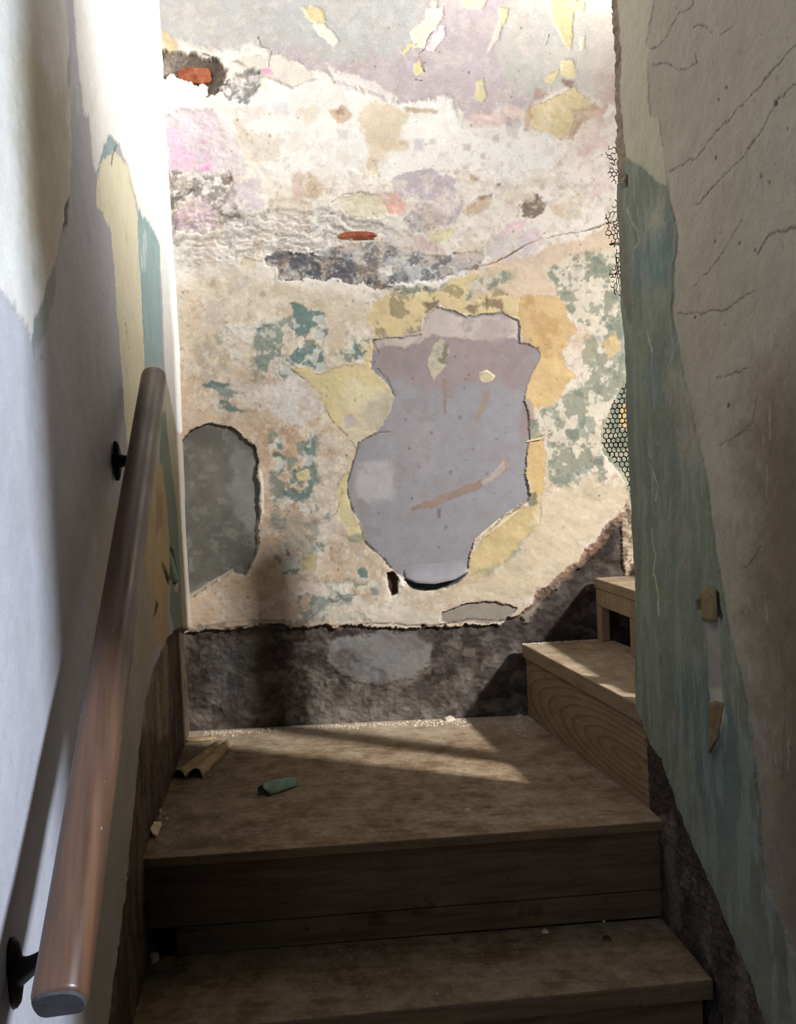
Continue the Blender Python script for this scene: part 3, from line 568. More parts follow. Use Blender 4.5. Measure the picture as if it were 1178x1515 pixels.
for i in range(60):
    x = rng.uniform(5, 250); y = rng.uniform(60, 900); S([(x, y), (x + 1, y + rng.uniform(10, 50))], ((214,210,204),(150,146,150),(206,196,170))[i % 3], rng.uniform(.8, 2), .4, 0, 3, .5)
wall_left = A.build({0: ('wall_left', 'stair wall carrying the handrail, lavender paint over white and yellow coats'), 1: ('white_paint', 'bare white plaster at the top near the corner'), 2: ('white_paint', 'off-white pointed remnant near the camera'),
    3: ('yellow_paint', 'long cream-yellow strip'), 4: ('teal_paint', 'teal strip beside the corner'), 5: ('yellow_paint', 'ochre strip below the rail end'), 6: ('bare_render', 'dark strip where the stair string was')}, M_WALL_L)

# ------------------------------------------------------------------ right wall (partition ending at the landing)
R = Wall(RC, RU, RN, dense(0, 0.60, 0.0017, 0.7, 0.9, 1.1, 1.3, 1.5), dense(-0.98, 1.0, 0.0019, -1.585, -1.3, 1.4, 1.7, 2.0, 2.3), (176, 164, 140), 90)
u, v = R.U, R.V
f1 = fbm(u * 6, v * 6, 5, 3, 0.6); f3 = fbm(u * 40, v * 40, 5, 8, 0.65)
R.C *= (0.90 + 0.20 * f1)[..., None]; R.h = 0.002 * (f3 - .5) + 0.006 * (fbm(u * 3, v * 3, 3, 5) - .5) + 0.002 * (fbm(u * 14, v * 14, 3, 9) - .5)
L, S = R.layer, R.stroke
COAT = [(890,-60),(975,-60),(970,0),(966,30),(957,68),(962,80),(962,120),(966,172),(978,176),(984,215),(988,262),(992,280),(998,320),(1004,345),(1000,400),(995,455),(1002,500),(1016,570),(1030,640),(1042,680),(1052,760),(1066,850),(1082,940),(1100,1010),(1112,1080),(1124,1180),(1128,1260),(1136,1310),(1164,1380),(1180,1430),(1230,1540),(1100,1560),(880,1200)]
L(COAT, (186,180,148), 5, 1.6, 1, dh=2.2, var=.06, pid=1, rim=((208,208,196),2.0,.8))
TL = [(890,220),(922,226),(950,248),(990,276),(1000,320),(1005,345),(1002,400),(997,455),(1003,500),(1017,570),(1031,640),(1043,680),(1053,760),(1067,850),(1083,940),(1101,1010),(1113,1080),(1125,1180),(1129,1260),(1137,1310),(1165,1380),(1181,1430),(1231,1540),(1100,1560),(880,1200)]
L(TL, (128,136,112), 3, 1.5, 1, var=.10, pid=2)
for poly, c, o_ in (([(955,310),(978,298),(985,340),(972,362),(955,350)], (186,176,146), .7), ([(965,420),(1000,400),(996,500),(968,470)], (152,156,132), .7), ([(984,535),(1010,545),(1032,650),(1024,700),(1000,640),(984,600)], (168,152,128), .85), ([(940,360),(970,350),(996,340),(995,420),(940,420)], (98,134,128), .8),
                    ([(925,420),(955,440),(950,640),(938,720),(930,560)], (140,146,128), .6), ([(960,480),(985,520),(975,620),(955,560)], (104,128,122), .6), ([(960,640),(1000,660),(1040,800),(1000,900),(960,800)], (122,136,126), .6), ([(990,1000),(1060,980),(1110,1100),(1100,1300),(1040,1200)], (92,118,112), .8), ([(960,880),(1010,900),(1040,1000),(980,1050),(955,980)], (126,138,124), .6),
                    ([(1000,760),(1025,770),(1030,860),(1008,850)], (150,142,124), .6), ([(1080,1180),(1122,1190),(1130,1290),(1165,1390),(1150,1480),(1090,1330)], (122,136,124), .7)):
    L(poly, c, 18, 16, o_, var=.1)
for i in range(26):                           # scuffs and brush lines in the teal coat
    x = rng.uniform(945, 1060); y = rng.uniform(300, 1150)
    if x > 990 + (y - 280) * .11: continue
    l = rng.uniform(14, 60); S([(x, y), (x + l * .12, y + l)], ((196,196,176),(150,164,150),(84,104,98))[i % 3], rng.uniform(.8, 1.8), .55, 0, 3, .45)
for pts, c, w_ in (([(932,310),(938,328),(946,340),(949,356),(942,368)], (206,200,172), 2.2), ([(960,490),(962,505),(966,520)], (206,200,172), 2.4), ([(958,455),(962,480)], (50,54,48), 1.4), ([(1002,636),(1012,648)], (190,186,166), 2.2), ([(968,700),(974,720),(970,740)], (196,196,176), 2), ([(962,780),(968,820),(966,850)], (196,200,182), 2), ([(968,850),(974,880),(976,910)], (200,196,160), 2.4), ([(978,962),(982,985)], (40,44,40), 1.4), ([(952,650),(962,680),(974,700)], (60,68,62), 1.4), ([(1018,932),(1040,1010)], (160,150,136), 1.6)):
    S(pts, c, w_, .8, 0, 3)
# cracks in the bare right plaster
for pts in ([(1028,-10),(1027,8),(1002,24),(990,50),(976,68),(962,73)], [(1178,62),(1150,96),(1120,132),(1090,165),(1062,195),(1032,235),(1006,246),(992,258)], [(1178,124),(1150,150),(1130,192),(1100,232),(1076,256),(1032,304)], [(1178,338),(1142,348),(1124,376)], [(1100,326),(1066,380),(1050,402),(1028,424)], [(1120,428),(1082,454),(1046,464),(1016,464),(1004,462)], [(1122,580),(1114,626),(1086,650),(1064,658)], [(1110,545),(1060,560)], [(1028,38),(1046,40),(1056,48)], [(1068,50),(1080,46),(1086,38)],
            [(1030,80),(1035,92),(1012,102),(990,96),(968,94)], [(1124,810),(1112,835),(1100,840)], [(1160,1020),(1158,1100),(1162,1160)]):
    S(pts, (88,76,62), 1.15, .75, -.8, 4)
for x, y, r in ((1148,153,4),(1060,234,3),(1128,262,2.5),(1076,132,2),(1165,190,2),(1095,360,2),(1060,356,2),(1030,470,2),(1080,600,3),(1120,370,2),(1050,285,2),(1140,270,2),(1064,150,2)):
    L([(x-r*.6,y-r),(x+r*.6,y-r),(x+r*.6,y+r),(x-r*.6,y+r)], (60,50,40), 2, 1.5, .9, dh=-1.5)
L([(1100,560),(1178,500),(1178,1000),(1120,900)], (150,132,108), 40, 50, .6); L([(1010,560),(1060,540),(1090,700),(1060,760)], (186,174,160), 30, 30, .4)
L([(1110,640),(1190,500),(2300,300),(2300,2600),(1150,1480),(1120,1180)], (104,88,68), 30, 110, .85)  # light falling off to the lower right, put into the plaster colour
L(TL, (110,120,110), 10, 6, .5, brk=(24,5,.52,.14)); L(TL, (150,160,146), 10, 5, .45, brk=(50,8,.60,.10))
for i in range(170):                          # pits and vertical drag marks in the bare plaster
    x = rng.uniform(975, 1178); y = rng.uniform(5, 1300)
    if x < 985 + max(0, y - 280) * .115: continue
    if i % 2: r = rng.uniform(.5, 1.3); L([(x-r,y-r),(x+r,y-r*.6),(x+r*.8,y+r),(x-r*.7,y+r)], (110,96,80), 2, 1.4, .8)
    else: S([(x, y), (x + 1, y + rng.uniform(12, 50))], ((196,182,164),(146,130,112))[i % 4 // 2], rng.uniform(1, 2.2), .35, 0, 3, .45)
STRIP = [(1042,880),(1060,872),(1068,906),(1070,960),(1074,1040),(1073,1068),(1062,1104),(1053,1116),(1054,1060),(1052,1000),(1048,940)]
L(STRIP, (160,150,138), 3, 1.5, .95, dh=1.5, pid=5); L([(1054,1020),(1073,1020),(1074,1066),(1055,1066)], (184,178,158), 3, 5, .9); L([(1053,1068),(1073,1068),(1062,1104),(1053,1116)], (170,148,104), 3, 2, .9)
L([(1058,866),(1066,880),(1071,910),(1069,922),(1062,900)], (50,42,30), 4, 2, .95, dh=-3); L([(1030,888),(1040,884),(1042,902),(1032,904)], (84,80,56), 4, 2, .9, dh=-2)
# arris: brown broken edge, thicker towards the top
L([(880,-60),(912,-60),(917,0),(920,60),(919,140),(925,200),(930,260),(932,276),(922,276),(910,250),(900,250),(880,0)], (146,124,98), 7, 2, .95, dh=-3, rough=3, var=.2, pid=3, rim=((90,72,54),3,.5))
L([(900,250),(924,260),(934,400),(940,470),(934,480),(915,400)], (120,116,96), 6, 4, .8, var=.2)
L([(926,255),(932,258),(932,274),(926,276)], (44,38,30), 3, 1.5, .9, dh=-4)
# lower strip where the skirting and string were torn off
RB = [(930,1040),(952,1068),(962,1098),(978,1126),(992,1160),(1004,1200),(1024,1246),(1048,1300),(1072,1356),(1090,1400),(1112,1448),(1142,1530),(1200,1700),(900,1700)]
L(RB, (80,66,56), 6, 2, 1, level=-13, var=.25, rough=2.5, pid=4, rim=((150,140,122),5,.5))
L(RB, (120,106,92), 8, 4, .6, brk=(30,14,.54,.07), dh=1); L(RB, (46,36,30), 8, 4, .7, brk=(20,12,.56,.07), dh=-1)
L([(940,1050),(952,1066),(962,1100),(978,1150),(988,1196),(988,1206),(940,1206)], (62,48,40), 3, 2, .95)
for i in range(30):
    t = i / 30; x = 1000 + 120 * t; y = 1230 + 270 * t; S([(x - 20, y + 10), (x + 10, y + 40)], (104,90,78) if i % 2 else (56,46,40), 2, .5, .8, 4, .4)
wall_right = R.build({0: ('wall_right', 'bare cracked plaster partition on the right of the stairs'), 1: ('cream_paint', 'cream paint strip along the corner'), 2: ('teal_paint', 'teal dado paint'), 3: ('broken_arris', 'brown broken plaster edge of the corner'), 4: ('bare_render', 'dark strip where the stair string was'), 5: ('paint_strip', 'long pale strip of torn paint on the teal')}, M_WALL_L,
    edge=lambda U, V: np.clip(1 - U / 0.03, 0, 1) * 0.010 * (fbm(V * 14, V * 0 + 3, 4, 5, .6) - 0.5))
M_RAW = plain_material('rough_brown_render', T(140, 118, 94), T(96, 80, 64), 30, 0.95, 0.1, bumps=0.6)
bm = bmesh.new()
p0, p1 = R.at(0.004, 0), R.at(1.495, 0); bk = -R.n * 0.11
prism(bm, [p0 - R.n * .024, p1 - R.n * .024, p1 + bk, p0 + bk], 0.0, E + 2.3, 0.002)
from_bm('wall_core', bm, M_RAW, wall_right, Vector((0, 0, 0)))

# unseen wall, added to keep the doorway lamp off the back wall
bm = bmesh.new(); prism(bm, [(0.70, 0.74, 0), (2.6, 0.74, 0), (2.6, 0.84, 0), (0.70, 0.84, 0)], 0.0, E + 2.3, 0.002)
wf = from_bm('light_block_wall', bm, M_RAW, None, Vector((0.70, 0.74, 0))); wf['kind'] = 'structure'

# ------------------------------------------------------------------ floor and stairs
M_PLY = wood_material('landing_plywood', T(130, 109, 82), T(106, 87, 65), 'X', 1.0, 0.75, 0.6, 0.8, edge=(1, 0.55, 0.78))
M_TREAD = wood_material('dusty_tread_wood', T(124, 105, 81), T(98, 81, 62), 'X', 1.0, 0.8, 0.6, 0.6)
M_RISER = wood_material('riser_wood', T(118, 98, 76), T(90, 72, 54), 'X', 1.0, 0.75, 0.6, 0.0)
M_PINE = wood_material('pine_riser', T(150, 130, 103), T(128, 108, 82), 'Y', 0.8, 0.6, 0.2, 0.0, rings=((0, 0, 0), (0, 0, 0), 1.0))
M_PINE2 = wood_material('pine_tread', T(150, 132, 108), T(126, 107, 84), 'Y', 1.0, 0.7, 0.4, 0.85)
M_PINE3 = wood_material('pine_frame', T(158, 138, 112), T(134, 114, 90), 'Z', 0.8, 0.7, 0.2, 0.2)
M_DARKW = plain_material('dark_void_board', T(86, 68, 52), T(58, 46, 36), 12, 0.9, 0.1)
M_FLOOR = wood_material('floor_boards', T(150, 118, 84), T(112, 84, 58), 'Y', 1.0, 0.8, 0.5, 0.4)
def LV(px, py, z): p = on_level(px, py, z); return Vector((p.x, p.y, 0))
def lerp(a, b, t): return a + (b - a) * t
# floor at the foot of the stairs
bm = bmesh.new(); x = -0.55
lf0, lf1 = A.at(1.55, 0), A.at(3.2, 0)
fl = empty('floor', (0, 0, 0)); fl['kind'] = 'structure'
for i in range(7):
    t0, t1 = i / 7, (i + 1) / 7; bm = bmesh.new()
    a0, a1 = Vector((-0.36, 0.72, 0)), Vector((0.66, 0.72, 0)); b0, b1 = Vector((-0.12, -0.9, 0)), Vector((0.88, -0.9, 0))
    q = [lerp(a0, a1, t0 + .003), lerp(a0, a1, t1 - .003), lerp(b0, b1, t1 - .003), lerp(b0, b1, t0 + .003)]
    prism(bm, q, -0.03, 0.0, 0.003); from_bm('floorboard', bm, M_FLOOR, fl)
def stain(mat, spots):                        # dark knots and damp marks with a shape of their own: (point, radius x, y, z, strength)
    nt = mat.node_tree; b = nt.nodes['Principled BSDF']; src = b.inputs['Base Color'].links[0].from_socket
    tc = nt.nodes.new('ShaderNodeTexCoord'); nz = noise_node(nt, tc.outputs['Object'], 40, 4, 0.6)
    for p, rx, ry, rz, k in spots:
        mp = nt.nodes.new('ShaderNodeMapping'); sc = (1 / rx, 1 / ry, 1 / rz); mp.inputs['Scale'].default_value = sc
        mp.inputs['Location'].default_value = [-p[i] * sc[i] for i in range(3)]; nt.links.new(tc.outputs['Object'], mp.inputs['Vector'])
        ln = nt.nodes.new('ShaderNodeVectorMath'); ln.operation = 'LENGTH'; nt.links.new(mp.outputs[0], ln.inputs[0])
        ad = nt.nodes.new('ShaderNodeMath'); ad.operation = 'MULTIPLY_ADD'; ad.inputs[1].default_value = 1.2; nt.links.new(nz.outputs[0], ad.inputs[0]); nt.links.new(ln.outputs['Value'], ad.inputs[2])
        r = ramp(nt, ad.outputs[0], [(0.75, (k, k * .93, k * .86)), (1.0, (1, 1, 1))]); r.color_ramp.interpolation = 'EASE'
        src = mixc(nt, src, r.outputs[0], 1.0, 'MULTIPLY')
    nt.links.new(src, b.inputs['Base Color'])
# ---- lower flight with landing
stair = empty('staircase', (0.0, 1.5, 0.0), 'worn wooden lower stairs with dusty landing between the two side walls', 'staircase')
ZL, Z2 = E + Z_LAND, E + Z_LOW
fl_, fr_ = LV(205, 1272, Z_LAND), LV(988, 1214, Z_LAND)
bl_, br_ = LV(272, 1080, Z_LAND), LV(778, 1056, Z_LAND)
fl_ += Vector((-0.014, 0, 0)); bl_ += Vector((-0.006, 0.01, 0))
board = [fl_, fr_, fr_ + Vector((0.02, 0.12, 0)), Vector((0.62, 1.68, 0)), Vector((0.52, 2.286, 0)), bl_]
bm = bmesh.new(); prism(bm, board, ZL - 0.018, ZL, 0.003); from_bm('landing_board', bm, M_PLY, stair)
stain(M_PLY, [(LV(x, y, Z_LAND) - Vector((0, 1.5, -ZL)), rx, ry, .05, k) for x, y, rx, ry, k in ((618,1182,.05,.022,.62),(690,1165,.06,.02,.66),(722,1194,.03,.016,.6),(735,1205,.055,.018,.6),(718,1220,.03,.018,.68),(640,1140,.09,.03,.75),(560,1222,.08,.03,.75),(400,1240,.04,.02,.75),(590,1215,.02,.01,.6),(900,1200,.03,.012,.65),(880,1170,.02,.01,.65),(470,1232,.02,.01,.6))])
stain(M_TREAD, [(LV(x, y, Z_LOW) - Vector((0, 1.5, -Z2)), rx, ry, .05, k) for x, y, rx, ry, k in ((520,1450,.09,.05,.66),(490,1480,.07,.03,.7),(760,1390,.06,.02,.66),(700,1400,.03,.02,.7))])
dirn = (fr_ - fl_).normalized(); back = Vector((-dirn.y, dirn.x, 0))
def riser(name, a, b, z0, z1, th=0.02, mat=M_RISER, parent=stair, bev=0.002):
    d = (b - a).normalized(); n = Vector((-d.y, d.x, 0)) * th
    bm = bmesh.new(); prism(bm, [a, b, b + n, a + n], z0, z1, bev); return from_bm(name, bm, mat, parent)
ra, rb = fl_ + back * 0.024, fr_ + back * 0.024 + dirn * 0.012
z_mid = Z2 + 0.052
def RV(x, y): q = on_depth(x, y, 1.56); return Vector((q.x, q.y - 1.5, q.z))
stain(M_RISER, [(RV(x, y), rx, .3, rz, k) for x, y, rx, rz, k in ((457,1360,.012,.012,.4),(540,1281,.006,.006,.4),(544,1313,.006,.006,.4),(844,1257,.005,.005,.4),(844,1290,.005,.005,.4),(612,1340,.10,.05,.62),(790,1345,.07,.05,.7),(560,1350,.06,.04,.66))])
riser('riser', ra, rb, z_mid, ZL - 0.019)
riser('riser_batten', ra + dirn * 0.066, rb, Z2 + 0.001, z_mid - 0.002, 0.018)
riser('backing_board', ra - dirn * .0 + back * 0.06, rb + back * 0.06, Z2 - 0.02, z_mid + .02, 0.012, M_DARKW)
# tread below
tl, tr = LV(250, 1426, Z_LOW), LV(987, 1369, Z_LOW); t_fr, t_fl = LV(1056, 1449, Z_LOW), LV(150, 1540, Z_LOW)
d2 = (t_fr - LV(580, 1495, Z_LOW)).normalized(); t_fl = LV(580, 1495, Z_LOW) - d2 * 0.80
tlx = tl - dirn * 0.055
def tread(dx, z, sh):
    bm = bmesh.new(); prism(bm, [t_fl + sh + dx[0], t_fr + sh + dx[1], tr + sh + Vector((0, .03, 0)), tlx + sh + Vector((0, .03, 0))], z - 0.034, z, 0.004)
    from_bm('tread', bm, M_TREAD, stair)
tread((Vector((0, 0, 0)), Vector((0, 0, 0))), Z2, Vector((0, 0, 0)))
step = Vector((0.035, -0.222, 0))
for i in range(1, 5):
    sh = step * i; z = Z2 - 0.19 * i
    riser('riser', t_fl + step * (i - 1) + d2 * .02 + Vector((0, .02, 0)), t_fr + step * (i - 1) + Vector((-.012, .02, 0)), max(z, 0.0), z + 0.19 - 0.035)
    if i < 4: tread((Vector((0, 0, 0)), Vector((0, 0, 0))), z, sh)
bm = bmesh.new(); prism(bm, [Vector((0.60, 1.70, 0)), Vector((0.62, 1.70, 0)), Vector((0.53, 2.28, 0)), Vector((0.51, 2.28, 0))], 0.0, ZL - 0.019, 0.0); from_bm('light_stop_board', bm, M_DARKW, stair)  # unseen board added to stop light leaking in under the landing
bm = bmesh.new(); prism(bm, [fr_ + Vector((0.01, 0.06, 0)), Vector((0.62, 1.66, 0)), Vector((0.62, 1.68, 0)), fr_ + Vector((0.01, 0.08, 0))], 0.0, ZL - 0.019, 0.0); from_bm('light_stop_board', bm, M_DARKW, stair)  # second added board, shutting out the same leak beside the partition
# ---- upper flight to the right
up = empty('upper_staircase', (0.5, 2.0, ZL), 'pale new pine stairs with open riser climbing right from the landing', 'staircase')
Z1, ZS2 = E + Z_S1, E + Z_S2
n0, n1 = LV(772, 952, Z_S1), LV(951, 1046, Z_S1)         # nosing line of the first step
ns = (n1 - n0).normalized(); rgt = Vector((-ns.y, ns.x, 0))
if rgt.x < 0: rgt = -rgt
n0 = n0 + ns * ((2.284 - n0.y) / ns.y) if n0.y > 2.284 else n0
m0 = LV(884, 945, Z_S1); m1 = LV(951, 972, Z_S1); ms = (m1 - m0).normalized(); m0 = m0 + ms * ((2.286 - m0.y) / ms.y)
m2 = m0 + ms * 0.68
bm = bmesh.new(); prism(bm, [n0, n1, n1 + rgt * 0.235, m0 + rgt * 0.03], Z1 - 0.036, Z1, 0.004); from_bm('tread', bm, M_PINE2, up)
r0, r1 = LV(779, 1058, Z_LAND), LV(953, 1197, Z_LAND)
r0 = n0 + rgt * 0.010 ; r1 = n1 + rgt * 0.008 - ns * 0.004
bm = bmesh.new(); prism(bm, [r0, r1, r1 + rgt * .02, r0 + rgt * .02], ZL + 0.001, Z1 - 0.037, 0.0015); from_bm('riser', bm, M_PINE, up)
bm = bmesh.new(); e0 = n1 + rgt * .03 + ns * .0; prism(bm, [e0, e0 + ns * .018, e0 + ns * .018 + rgt * .2, e0 + rgt * .2], ZL + 0.001, Z1 - 0.037, 0.001); from_bm('end_board', bm, M_DARKW, up)
# second step: open frame with legs
s0 = LV(882, 856, Z_S2); s1 = LV(957, 879, Z_S2); ss = (s1 - s0).normalized(); s0 = s0 + ss * ((2.284 - s0.y) / ss.y); s1 = s0 + ss * 0.66
sr = Vector((-ss.y, ss.x, 0));  sr = sr if sr.x > 0 else -sr
bm = bmesh.new(); prism(bm, [s0, s1, s1 + sr * .25, s0 + sr * .25], ZS2 - 0.026, ZS2, 0.003); from_bm('tread', bm, M_PINE2, up)
g0 = s0 + sr * .004; g1 = s1 + sr * .004
def along(t, w, off=0.0, th=.022):
    a = g0 + ss * t + sr * off; return [a, a + ss * w, a + ss * w + sr * th, a + sr * th]
bm = bmesh.new(); prism(bm, along(0, .65), ZS2 - 0.072, ZS2 - 0.027, 0.002); from_bm('rail', bm, M_PINE3, up)
for t in (0.0, 0.235, 0.43):
    bm = bmesh.new(); prism(bm, along(t, 0.04), Z1 + 0.001, ZS2 - 0.073, 0.002); from_bm('leg', bm, M_PINE3, up)
bm = bmesh.new(); prism(bm, along(0.05, .60, .10, .012), Z1 - 0.03, ZS2 - 0.028, 0.001); from_bm('backing_board', bm, M_DARKW, up)
# further steps behind the partition
for i in range(1, 4):
    q = s0 + sr * .23 * i; z = ZS2 + .17 * i
    bm = bmesh.new(); prism(bm, [q, q + ss * .64, q + ss * .64 + sr * .25, q + sr * .25], z - .03, z, .003); from_bm('tread', bm, M_PINE2, up)
    bm = bmesh.new(); prism(bm, [q + sr * .012, q + ss * .64 + sr * .012, q + ss * .64 + sr * .03, q + sr * .03], z - .17, z - .031, .002); from_bm('riser', bm, M_PINE, up)
# ring pattern of the pine riser: rings centred low on the board
np_ = M_PINE.node_tree
for n in np_.nodes:
    if n.type == 'MAPPING' and n.inputs['Scale'].default_value[:] == (0, 0, 0):
        n.inputs['Scale'].default_value = (0.0, 0.8, 4.4)
        n.inputs['Location'].default_value = (0.0, -(1.69 - up.location.y) * 0.8, -0.070 * 4.4)
    if n.type == 'TEX_WAVE': n.inputs['Scale'].default_value = 5.5
# newel post of the upper flight, hidden behind the partition
newel = empty('newel_post', Vector((0.676, 1.668, Z1)) - up.location); newel.parent = up
bm = bmesh.new(); prism(bm, [(-.020,-.020),(.020,-.020),(.020,.020),(-.020,.020)], .001, E + 0.44 - Z1, 0.003); o = from_bm('post_shaft', bm, M_PINE3, None, Vector((0, 0, 0))); o.parent = newel; o.location = (0, 0, 0)
bm = bmesh.new(); prism(bm, [(-.023,-.023),(.023,-.023),(.023,.023),(-.023,.023)], E + 0.441 - Z1, E + 0.46 - Z1, 0.004); o = from_bm('post_cap', bm, M_PINE3, None, Vector((0, 0, 0))); o.parent = newel; o.location = (0, 0, 0)

# ------------------------------------------------------------------ handrail
m, nt, b = new_mat('varnished_brown_rail', 0.32, 0.5)
tc = nt.nodes.new('ShaderNodeTexCoord'); mp = nt.nodes.new('ShaderNodeMapping'); nt.links.new(tc.outputs['Object'], mp.inputs['Vector'])
mp.inputs['Rotation'].default_value = (math.radians(-38), 0, math.radians(-11))
mp0 = mp; mp = nt.nodes.new('ShaderNodeMapping'); nt.links.new(mp0.outputs[0], mp.inputs['Vector']); mp.inputs['Scale'].default_value = (60, 2.0, 60)
n1 = noise_node(nt, mp.outputs[0], 1.5, 6, 0.6); r = ramp(nt, n1.outputs[0], [(0.3, T(66, 47, 38)), (0.7, T(96, 68, 50))])
n2 = noise_node(nt, tc.outputs['Object'], 120, 2, 0.5); f = ramp(nt, n2.outputs[0], [(0.74, (0, 0, 0)), (0.78, (1, 1, 1))])
nt.links.new(mixc(nt, r.outputs[0], T(200, 170, 140), f.outputs[0]), b.inputs['Base Color'])
n3 = noise_node(nt, tc.outputs['Object'], 14, 4, 0.6); rr = ramp(nt, n3.outputs[0], [(0.3, (.26,.26,.26)), (0.7, (.46,.46,.46))]); nt.links.new(rr.outputs[0], b.inputs['Roughness'])
M_RAIL = m
M_IRON = plain_material('dark_iron', T(44, 40, 38), T(30, 28, 27), 60, 0.5, 0.4, 0.6)
M_CAP = plain_material('dull_end_grain', T(74, 72, 76), T(56, 54, 58), 70, 0.8, 0.2)
RLO, RHI = on_depth(88, 1485, 0.60), on_depth(228, 556, 1.42)
ax = (RHI - RLO).normalized()
rail = empty('handrail', RLO, 'dark brown varnished wooden handrail sloping up the left wall on iron brackets', 'handrail')
prof = []
for k in range(28):
    a = 2 * math.pi * k / 28; c, s_ = math.cos(a), math.sin(a)
    e = (abs(c) ** 2.6 + abs(s_) ** 2.6) ** (-1 / 2.6); prof.append((c * e, max(s_ * e, -0.80)))
bm = bmesh.new(); rad = 0.0195
path = [RLO, RLO + ax * .004] + [RLO + (RHI - RLO) * (i / 12) for i in range(1, 12)] + [RHI - ax * .012, RHI - ax * .005, RHI - ax * .001, RHI + ax * .001]
rr_ = [rad * .94] + [rad] * 12 + [rad, rad * .95, rad * .82, rad * .6]
sweep(bm, path, rr_, prof=prof)
rail_o = from_bm('rail', bm, M_RAIL, rail, smooth=True)
bm = bmesh.new(); sweep(bm, [RLO - ax * .002, RLO - ax * .0002], [rad * .86, rad * .93], prof=prof); from_bm('end_face', bm, M_CAP, rail)['label'] = 'dark cut end of the rail'
def bracket(px, py, rail_t, drop):
    base = A.point(px, py, 0.0); n = A.n; upz = Vector((0, 0, 1))
    tgt = RLO + (RHI - RLO) * rail_t - Vector((0, 0, rad * .80)) ; tgt = tgt + ax.cross(Vector((0,0,1))).normalized() * 0
    bm = bmesh.new(); side = A.eu                # backplate: long oval with a domed face
    rings = []
    for h, k in ((0.0, 1.0), (0.004, 1.0), (0.007, .86), (0.009, .5)):
        rings.append([bm.verts.new(base + n * (h + .002) + side * (.012 * k * math.cos(a)) + upz * (.030 * k * math.sin(a))) for a in [2 * math.pi * i / 20 for i in range(20)]])
    for i in range(3):
        for j in range(20): bm.faces.new((rings[i][j], rings[i][(j+1) % 20], rings[i+1][(j+1) % 20], rings[i+1][j]))
    bm.faces.new(rings[-1]); bm.faces.new(rings[0][::-1])
    br = from_bm('bracket', bm, M_IRON, rail, smooth=True)
    bm = bmesh.new(); s0 = base + n * .006; mid = s0.lerp(tgt, .55) - Vector((0, 0, drop)); pts = []
    for i in range(9):
        t = i / 8; pts.append(s0 * (1 - t) ** 2 + mid * 2 * t * (1 - t) + tgt * t * t)
    sweep(bm, pts, [.013, .010, .0078, .0068, .0062, .006, .006, .0062, .0066], 12)
    arm = from_bm('arm', bm, M_IRON, None, Vector(base), smooth=True); arm.parent = br; arm.matrix_parent_inverse = Matrix.Identity(4); arm.location = Vector(base) - rail.location
    bm = bmesh.new(); c = tgt + Vector((0, 0, .0005)); w = ax.cross(Vector((0, 0, 1))).normalized(); dn = w.cross(ax).normalized() * -1
    if dn.z > 0: dn = -dn
    q = [c + ax * .026 + w * .008, c + ax * .026 - w * .008, c - ax * .026 - w * .008, c - ax * .026 + w * .008]
    vs_ = [bm.verts.new(p) for p in q] + [bm.verts.new(p + dn * .003) for p in q]
    for f_ in ((0,1,2,3),(7,6,5,4),(0,4,5,1),(1,5,6,2),(2,6,7,3),(3,7,4,0)): bm.faces.new([vs_[i] for i in f_])
    sad = from_bm('saddle', bm, M_IRON, None, Vector(base)); sad.parent = br; sad.location = Vector(base) - rail.location
bracket(168, 682, 0.80, 0.012); bracket(12, 1440, 0.075, 0.012)

# ------------------------------------------------------------------ expanded metal lath on the broken corner
M_LATH = plain_material('rusty_wire', T(70, 62, 52), T(46, 40, 34), 90, 0.7, 0.4, 0.5)
def inside(poly, x, y):
    c = False
    for i in range(len(poly)):
        (ax_, ay_), (bx_, by_) = poly[i], poly[i - 1]
        if (ay_ > y) != (by_ > y) and x < (bx_ - ax_) * (y - ay_) / (by_ - ay_) + ax_: c = not c
    return c
PL0 = RC + Vector((0, 0.012, 0))
def lath(polys, name, label, cw, ch, r, jit, crumple, seed, drop=0.0):
    rnd = random.Random(seed); bm = bmesh.new()
    def place(x, z):                           # sheet stands out from the end of the partition, slightly bowed
        o = RC.x - x; y = RC.y + 0.014 + 0.10 * max(o, 0) + crumple * (vnoise(x * 60, z * 45, seed) - .5)
        return Vector((x + crumple * .5 * (float(vnoise(x * 50 + 7, z * 50, seed)) - .5), float(y), E + z + crumple * .4 * (float(vnoise(x * 55, z * 55 + 9, seed)) - .5)))
    P = []
    for poly in polys:
        q = []
        for px, py in poly:
            r_ = ray(px, py); t = (RC.y + .016) / r_.y; p = EYE + r_ * t; q.append((p.x, p.z - E))
        P.append(q)
    for q in P:
        xs = [a for a, _ in q]; zs = [b_ for _, b_ in q]
        i0, i1 = int(min(xs) / cw) - 1, int(max(xs) / cw) + 2; j0, j1 = int(min(zs) / ch) - 2, int(max(zs) / ch) + 2
        segs = []
        for i in range(i0, i1):
            for j in range(j0, j1):
                ox = (i + (0.5 if j % 2 else 0)) * cw; oz = j * ch
                top, l_, r2, up_ = (ox, oz + ch * .34), (ox - cw / 2, oz + ch * .66), (ox + cw / 2, oz + ch * .66), (ox, oz - ch * .34)
                segs += [(top, l_), (top, r2), (up_, top)]
        for a_, b_ in segs:
            mx, mz = (a_[0] + b_[0]) / 2, (a_[1] + b_[1]) / 2
            if not inside(q, mx, mz) or rnd.random() < drop: continue
            sweep(bm, [place(*a_), place(*b_)], r * rnd.uniform(.8, 1.25), 4, cap=False)
    o = from_bm(name, bm, M_LATH, wall_right, Vector((0, 0, 0)))
    o['kind'] = 'stuff'; o['label'] = label
